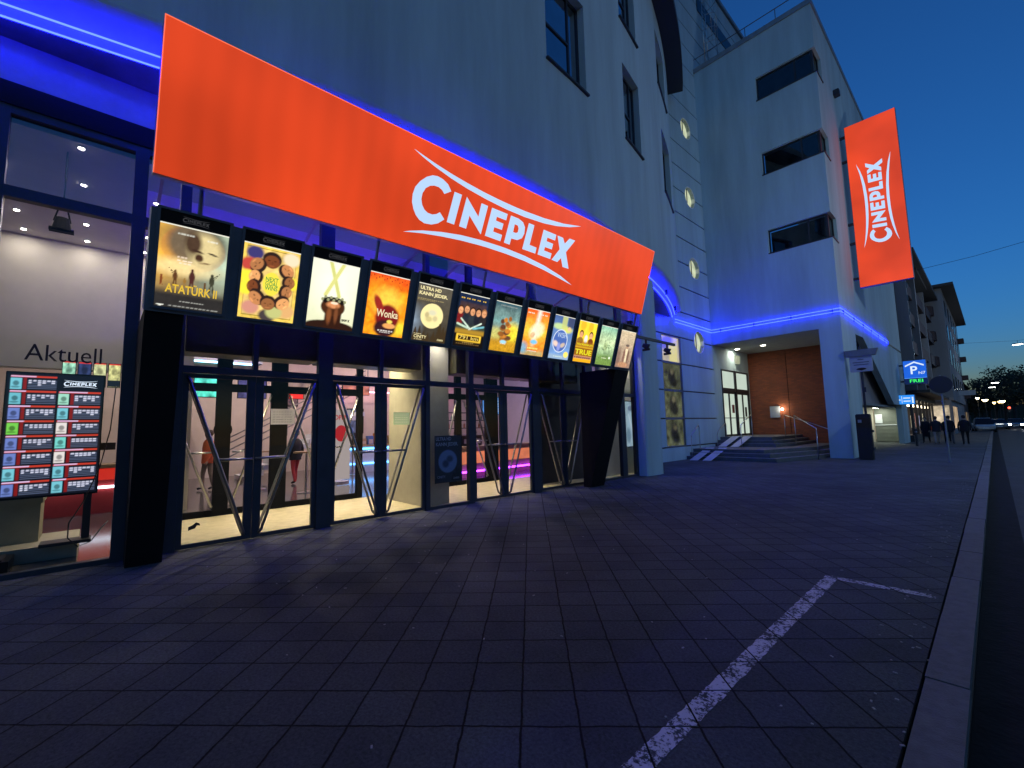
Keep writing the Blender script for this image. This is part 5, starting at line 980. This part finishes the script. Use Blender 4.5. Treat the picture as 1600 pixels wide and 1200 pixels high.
for k in range(12): MB().box(-4.6,-4.4,43.5+k*1.5,43.9+k*1.5,2.6,2.8).build('shop_lamp',emit('shop_lamp',(1,.85,.6),5),AP)
for k,(yy,c) in enumerate(((44,(.8,.5,.4)),(46,(.3,.35,.5)),(49,(.9,.8,.55)),(52,(.8,.35,.3)),(55,(.5,.5,.8)),(58,(1,.9,.6)))): MB().box(-4.7,-4.66,yy,yy+1.1,.9,1.9+.2*(k%2)).build('shop_display',emit('shop_display'+str(k),c,.6,.4,4),AP)
A2=root('apartment_block',(-2.6,75,0),'taller pale block with broad overhanging roof at the street bend','building')
MB().box(-14,-2.6,62.6,90,3.4,14.9).box(-14,-2.8,62.6,90,0,3.4).build('wall',pale,A2); MB().add([(-14,61.6,14.9),(-1.65,61.6,14.9),(-1.65,91,14.9),(-14,91,14.9),(-14,61.6,15.15),(-1.65,61.6,15.15),(-1.65,91,15.15),(-14,91,15.15)],[(0,1,2,3),(4,5,6,7),(0,1,5,4),(1,2,6,5),(2,3,7,6),(0,3,7,4)]).build('roof',mat('dark_roof',(.05,.045,.045),.8),A2)
for z_ in (4.3,6.9,9.5,12.1):
    MB().poly([(-4.6,62.59),(-4.5,61.6),(-3.9,61.3),(-3.4,61.6),(-3.3,62.59)],lambda u,v,d:(u,v,z_+d),th=.95).build('balcony',brown,A2)
    for k in range(5): MB().box(-2.62,-2.56,65+k*5,66.6+k*5,z_+.3,z_+1.9).build('window',mat('dark_pane',(.02,.022,.03),.1),A2)
    MB().box(-2.6,-2.0,88,89.8,z_,z_+.6).build('balcony',brown,A2)
MB().box(-2.8,-2.74,64,70,.6,2.8).build('shop_window',emit('shop_window2',(.9,.65,.4),.5,.5,.8),A2); MB().box(-4.5,-3.0,62.55,62.59,.7,2.9).build('shop_window',emit('shop_window3',(.8,.65,.45),.7,.6,1.5),A2)
MB().box(-2.6,-1.2,73,73.15,4.2,4.75).build('projecting_sign',mat('sign_pale',(.45,.46,.48),.6),A2)
A3=root('far_house',(-4,110,0),'dark far house beyond the pale block','building'); MB().box(-14,-3.4,93,135,0,7.5).build('wall',mat('far_wall',(.12,.1,.1),.9),A3); MB().add([(-14,92.5,7.5),(-3,92.5,7.5),(-3,135.5,7.5),(-14,135.5,7.5),(-8.5,92.5,10),(-8.5,135.5,10)],[(0,1,4),(1,2,5,4),(3,2,5),(0,4,5,3),(0,1,2,3)]).build('roof',mat('dark_roof',(.05,.045,.045),.8),A3)
for k in range(5): MB().box(-3.42,-3.36,96+k*6,97.5+k*6,1,2.6).build('window',emit('far_window%d'%(k%2),(.9,.6,.3) if k%2 else (.3,.25,.2),.3),A3)

# ================================================================ street lamps, trees
def hanging_lamp(x,y,z,lab,s=40,w_=.5,p=0,left=9):
    o=root('street_lamp',(x,y,z),lab,'street lamp','hanging street lamps')
    MB().tube([(x-left,y,z+.45+.75*left/9),(x,y,z+.45),(x+9,y,z+1.2)],.012,5).build('span_wire',m('darkmetal'),o)
    MB().box(x-w_,x+w_,y-.15,y+.15,z,z+.14).tube([(x,y,z+.1),(x,y,z+.5)],.02,6).build('housing',m('darkmetal'),o)
    MB().box(x-w_*.92,x+w_*.92,y-.17,y+.13,z-.05,z).build('lens',emit('street_lens',(.95,1,.95),s),o)
    if p: lampobj('street_lens_lamp','POINT',(x,y,z-.5),p,(.62,.8,1),.25,o)
for yy,lab in ((-10,'added unseen fill lamp over the road behind the viewer'),(20,'added unseen fill lamp over the road beside the cinema'),(50,'added unseen fill lamp over the road beside the apartments')): hanging_lamp(4.6,yy,10.2,lab,14,.45,FILL_LAMP_W*(.12 if yy<0 else 1),.4)  # three lamps added out of view as neutral fill for walls and paving
hanging_lamp(2.63,80,10.2,'bright hanging street lamp highest at the right edge',14,.45,300)
hanging_lamp(.52,100,6.85,'upper hanging lamp of the pair in front of trees',10,.42,0)
hanging_lamp(.17,120,7.1,'lower hanging lamp of the pair in front of trees',10,.45,0)
def post_lamp(x,y,z,lab,col,s,r=.18):
    o=root('post_lamp',(x,y,0),lab,'street lamp','post lamps far down the street')
    MB().tube([(x,y,0),(x,y,z-.2)],[.07,.04],6).build('pole',m('darkmetal'),o); MB().tube([(x,y,z-.2),(x,y,z),(x,y,z+.1)],[r*.5,r,r*1.15],10).build('lantern',emit('lantern%s'%s,col,s),o); MB().tube([(x,y,z+.1),(x,y,z+.2)],[r*1.25,.03],10).build('lantern_cap',m('darkmetal'),o)
post_lamp(-1.56,100,4.6,'leftmost far post lamp by the pale block',(1,.9,.6),9,.2); post_lamp(-.77,100,4.25,'wide glowing post lamp second from left',(1,.82,.45),10,.32); post_lamp(.15,104,3.9,'small far post lamp below the hanging pair',(1,.75,.3),8,.18); post_lamp(1.0,100,3.95,'amber far post lamp in front of the trees',(1,.7,.25),10,.3); post_lamp(.75,108,4.1,'faint amber lamp left of the brighter one',(1,.65,.2),7,.2)
TL=root('traffic_light',(1.78,110,0),'red traffic signal far down the road','traffic light'); MB().tube([(1.78,110,0),(1.78,110,3.3)],.05,6).build('pole',m('darkmetal'),TL); MB().box(1.6,1.96,109.9,110.1,2.5,3.4).build('housing',m('header'),TL); MB().tube([(1.78,109.9,3.1),(1.78,109.8,3.1)],.16,10).build('red_lens',emit('red_lens',(1,.06,.03),8),TL)
leaf=[mat('foliage_a',(.045,.06,.035),.9,.3,3),mat('foliage_b',(.03,.045,.03),.9,.3,3)]; bark=mat('bark',(.06,.05,.045),.9,.2,6)
def tree(x,y,h,r,lab,seed,dens=1.):
    q=random.Random(seed); o=root('tree',(x,y,0),lab,'tree','dark trees at the end of the street')
    b=MB(); b.tube([(x,y,0),(x+.1,y,h*.3),(x-.1,y+.1,h*.55),(x,y,h*.9)],[.28,.22,.14,.03],7)
    tips=[]
    for k in range(16):
        a=q.uniform(0,2*PI); z0=h*q.uniform(.28,.75); l=r*q.uniform(.6,1.05)*(1.15-z0/h*.6); p0=Vector((x,y,z0)); p1=p0+Vector((math.cos(a)*l*.5,math.sin(a)*l*.5,l*.3)); p2=p0+Vector((math.cos(a)*l,math.sin(a)*l,l*.65))
        b.tube([p0,p1,p2],[.08,.05,.015],5); tips+= [p1,p2,p1.lerp(p2,.5)]
        for s_ in range(3):
            a2=a+q.uniform(-1,1); p3=p2+Vector((math.cos(a2),math.sin(a2),q.uniform(0,1)))*r*.25; b.tube([p1.lerp(p2,.6),p3],[.03,.008],4); tips.append(p3)
    b.build('trunk',bark,o)
    c=MB()
    for t_ in tips:
        for k in range(int(16*dens)):
            p0=t_+Vector((q.gauss(0,1),q.gauss(0,1),q.gauss(0,.8)))*r*.17; s_=q.uniform(.12,.3); u=Vector((q.gauss(0,1),q.gauss(0,1),q.gauss(0,1))).normalized()*s_; v=u.cross(Vector((q.gauss(0,1),q.gauss(0,1),q.gauss(0,1)))).normalized()*s_*.6
            c.add([p0-u,p0+v,p0+u,p0-v],[(0,1,2,3)],q.randrange(2))
    c.build('crown',leaf,o,normals=False)
for i,(x,y,h,r,lab) in enumerate(((-2.6,128,7.0,2.6,'low dark tree at the far left of the tree row'),(-.6,132,9.5,3.2,'rounded dark tree behind the far post lamps'),(1.5,126,10.5,3.3,'tall dark tree behind the hanging lamp pair'),(3.9,120,11.2,3.6,'tallest dark tree at the right picture edge'),(2.9,138,12.5,3.6,'dark tree rising behind the two right hand trees'),(6.4,112,11,3.6,'dark tree mostly outside the right edge'),(.4,146,10.5,3.6,'far dark tree filling the gap in the row'),(-1.9,150,8.5,3.4,'farthest dark tree above the parked car'))): tree(x,y,h,r,lab,i+3)
struct(MB().box(-30,30,158,160,-.2,4.5).build('far_hedge',mat('foliage_b',(.03,.045,.03),.9)),'stuff')

# ================================================================ cars
def car(x,y,rz,col,lab,head=False,van=0.):
    o=root('car',(x,y,-.1),lab,'car','cars along the far street',rz)
    st=[(-2.15,.36,.62,.70),(-2.05,.3,.82,.80),(-1.5,.26,.9,.87),(-.5,.25,.92,.89),(.7,.25,.92,.89),(1.5,.26,.86,.87),(2.0,.3,.72,.8),(2.15,.36,.58,.68)]
    v=[];f=[];n=8
    for yy,z0,z1,w_ in st: v+=[(-w_*.85,yy,z0),(w_*.85,yy,z0),(w_,yy,z0+.15),(w_,yy,z1-.15),(w_*.92,yy,z1),(-w_*.92,yy,z1),(-w_,yy,z1-.15),(-w_,yy,z0+.15)]
    for i in range(len(st)-1):
        for k in range(n): f.append((i*n+k,i*n+(k+1)%n,(i+1)*n+(k+1)%n,(i+1)*n+k))
    f+=[tuple(range(n)),tuple((len(st)-1)*n+k for k in range(n))]
    MB().add(v,f).build('body',col,o,smooth=False,local=True)
    g=[(-1.95,.84,.8,0),(-1.35,1.38+van,.62,1),(.35,1.42+van,.62,1),(1.15,.88,.8,0)]
    v=[]; 
    for yy,z_,w_,_ in g: v+=[(-w_,yy,z_),(w_,yy,z_)]
    zb=.86; base=[(-.84,-1.95,zb),(.84,-1.95,zb),(.84,1.15,zb),(-.84,1.15,zb)]
    MB().add(v+base,[(0,1,3,2),(4,5,7,6),(1,3,5,7,10,9),(0,2,4,6,11,8)]).build('windows',mat('car_glass',(.01,.012,.016),.05),o,local=True)
    MB().add([v[2],v[3],v[5],v[4],(v[2][0]*.95,v[2][1]+.1,v[2][2]+.04),(v[3][0]*.95,v[3][1]+.1,v[3][2]+.04),(v[5][0]*.95,v[5][1]-.1,v[5][2]+.04),(v[4][0]*.95,v[4][1]-.1,v[4][2]+.04)],[(4,5,6,7),(0,1,5,4),(1,2,6,5),(2,3,7,6),(3,0,4,7)]).build('roof',col,o,local=True)
    for sx in (-1,1):
        for yy in (-1.35,1.35):
            wh=MB().tube([(sx*.70,yy,.32),(sx*.9,yy,.32)],.32,16).build('wheel',mat('tyre',(.015,.015,.015),.8),o,local=True); MB().tube([(sx*.895,yy,.32),(sx*.91,yy,.32)],.2,12).build('rim',m('steel'),wh,local=True)
        MB().box(sx*.62-.17,sx*.62+.17,2.06,2.17,.58,.72).build('headlight',emit('headlight_on',(.9,.97,1),90) if head else mat('lamp_glass',(.5,.5,.52),.15),o,local=True); MB().box(sx*.66-.14,sx*.66+.14,-2.17,-2.06,.62,.78).build('tail_light',mat('tail_red',(.3,.02,.02),.3),o,local=True); MB().box(sx*.98-.07,sx*.98+.07,.75,.9,.92,1.04).build('mirror',col,o,local=True)
    MB().box(-.26,.26,2.15,2.18,.42,.53).box(-.26,.26,-2.18,-2.15,.5,.62).build('number_plate',m('white'),o,local=True)
    if head:
        for sx in (-.62,.62):
            l=bpy.data.lights.new('beam','SPOT'); l.energy=8; l.color=(.85,.95,1); l.spot_size=R(75); l.spot_blend=.9; l.shadow_soft_size=.08
            q=bpy.data.objects.new('headlight_beam',l); COL.objects.link(q); q.parent=o; q.location=(sx,2.22,.65); q.rotation_euler=(R(82),0,0)
    return o
silver=mat('silver_paint',(.42,.44,.47),.3,.05,2,metal=.3,coat=.5); darkp=mat('dark_paint',(.03,.035,.045),.25,.05,2,coat=.6); bluep=mat('grey_paint',(.14,.16,.19),.3,.05,2,coat=.5)
car(-1.0,78,R(186),silver,'silver car parked half on the pavement behind the people',van=.2)
car(1.9,96,R(181),darkp,'oncoming car with glaring headlights on the wet road',head=True)
car(.3,92,R(183),bluep,'grey car just behind and right of the silver one'); car(.2,101,R(180),darkp,'dark parked car farther behind the grey one'); car(3.6,104,R(180),silver,'pale car at the right edge of the road')

# ================================================================ people
def person(loc,rz,h,coat,legs,lab,stride=.22,hair=(.03,.02,.015),coatlen=.8,seed=0,arm=.1,skin=(.45,.28,.2)):
    q=random.Random(seed); V=[];E=[];Rr=[]
    def a(p,r,par=None):
        V.append(p); Rr.append(r); 
        if par is not None: E.append((par,len(V)-1))
        return len(V)-1
    pel=a((0,0,.95),.135); ab=a((0,0,1.10),.13,pel); ch=a((0,.0,1.32),.155,ab); ub=a((0,0,1.43),.11,ch); nk=a((0,.01,1.52),.055,ub); hd=a((0,.02,1.60),.085,nk); hc=a((0,.02,1.68),.1,hd); ht=a((0,.01,1.76),.075,hc)
    nose=a((0,.115,1.66),.018,hc)
    for s_ in (-1,1):
        st=stride*s_
        hp=a((s_*.1,.0,.88),.1,pel); kn=a((s_*.11,st*.5+.03,.49),.062,hp); an=a((s_*.11,st*.95-.02,.09),.042,kn); to=a((s_*.125,st*.95+.13,.045),.035,an)
        sh=a((s_*.19,0,1.40),.062,ub); el=a((s_*(.25+arm*.2),-st*.35-.02,1.12),.048,sh); wr=a((s_*.24,-st*.7+.08,.88),.032,el); pm=a((s_*.235,-st*.75+.1,.82),.03,wr)
        for k in range(4): a((s_*(.225+.0),-st*.75+.085+.018*k,.745+.006*abs(k-1.5)),.0095,pm)
        a((s_*.21,-st*.75+.15,.79),.011,pm)
    me=bpy.data.meshes.new('b'); me.from_pydata(V,E,[]); ob=bpy.data.objects.new('b',me); COL.objects.link(ob)
    ob.modifiers.new('s','SKIN')
    for i,sv in enumerate(me.skin_vertices[0].data): sv.radius=(Rr[i]*(1.15 if i in (2,3) else 1),Rr[i]); sv.use_root=(i==0)
    ss=ob.modifiers.new('u','SUBSURF'); ss.levels=1; ss.render_levels=1
    dg=bpy.context.evaluated_depsgraph_get(); m2=bpy.data.meshes.new_from_object(ob.evaluated_get(dg)); bpy.data.objects.remove(ob)
    o=root('person',loc,lab,'person','people in view',rz)
    k=h/1.82; m2.transform(Matrix.Scale(k,4)); m2.materials.clear()
    for c in (mat('skin_tone',skin,.6,.05),coat,legs,m('header')): m2.materials.append(c)
    for pl_ in m2.polygons:
        c=pl_.center/k; pl_.material_index=0 if (c.z>1.5 or (abs(c.x)>.18 and c.z<.86)) else (3 if c.z<.1 else (1 if c.z>coatlen else 2)); pl_.use_smooth=True
    b=linkmesh('body',m2,o,True)
    MB().ell((0,-.012,1.70),(.098,.112,.105),12,8).build('hair',mat('hair%d'%seed,hair,.7),o,smooth=True,local=True).scale=(k,k,k)
    # jacket shell with flared hem
    n=12; prof_=[(1.47,.10,.085),(1.42,.2,.125),(1.25,.215,.15),(1.05,.2,.15),(coatlen,.215,.165)]
    v=[((w_)*math.cos(2*PI*i/n),dd*math.sin(2*PI*i/n),z_) for z_,w_,dd in prof_ for i in range(n)]
    f=[(j*n+i,j*n+(i+1)%n,(j+1)*n+(i+1)%n,(j+1)*n+i) for j in range(len(prof_)-1) for i in range(n)]
    MB().add(v,f).build('jacket',coat,o,smooth=True,local=True).scale=(k,k,k)
    return o
navy=mat('navy_cloth',(.02,.022,.03),.85,.2,9); blackc=mat('black_cloth',(.01,.01,.012),.85,.2,9); jeans=mat('grey_jeans',(.11,.12,.15),.85,.2,9); palej=mat('pale_trousers',(.3,.28,.26),.85,.2,9); orangec=mat('orange_cloth',(.6,.12,.04),.8,.2,9); khaki=mat('khaki_cloth',(.25,.2,.14),.8,.2,9)
person((-3.15,40,0),R(170),1.75,blackc,blackc,'person in long dark coat nearest the lit garage',coatlen=.45,seed=1)
person((-2.55,38.6,0),R(10),1.78,navy,palej,'person in dark jacket and pale trousers walking away',seed=2,stride=.3)
person((-1.95,38.3,0),R(-5),1.8,blackc,jeans,'person in black jacket and grey jeans, middle of the group',seed=3,stride=.26)
person((-1.28,38.1,0),R(5),1.8,blackc,blackc,'person all in black at the right end of the group',seed=4,stride=.15)
person((-2.85,43,0),R(190),1.7,orangec,jeans,'person in orange red top half hidden in the group',seed=5)
person((-2.2,41,0),R(175),1.72,blackc,blackc,'dark clothed person standing behind the middle walkers',seed=6,stride=.1)
person((-15.6,2.35,0.012),R(200),1.75,orangec,khaki,'person in orange top and khaki trousers seen through first door',seed=7,stride=.1,hair=(.08,.05,.03))
person((-15,4.55,0.012),R(120),1.7,blackc,mat('red_cloth',(.5,.05,.05),.8),'person in red trousers seen through second door',seed=8,stride=.1)
print('objects',len(bpy.data.objects),'polys',sum(len(o.data.polygons) for o in bpy.data.objects if o.type=='MESH'))
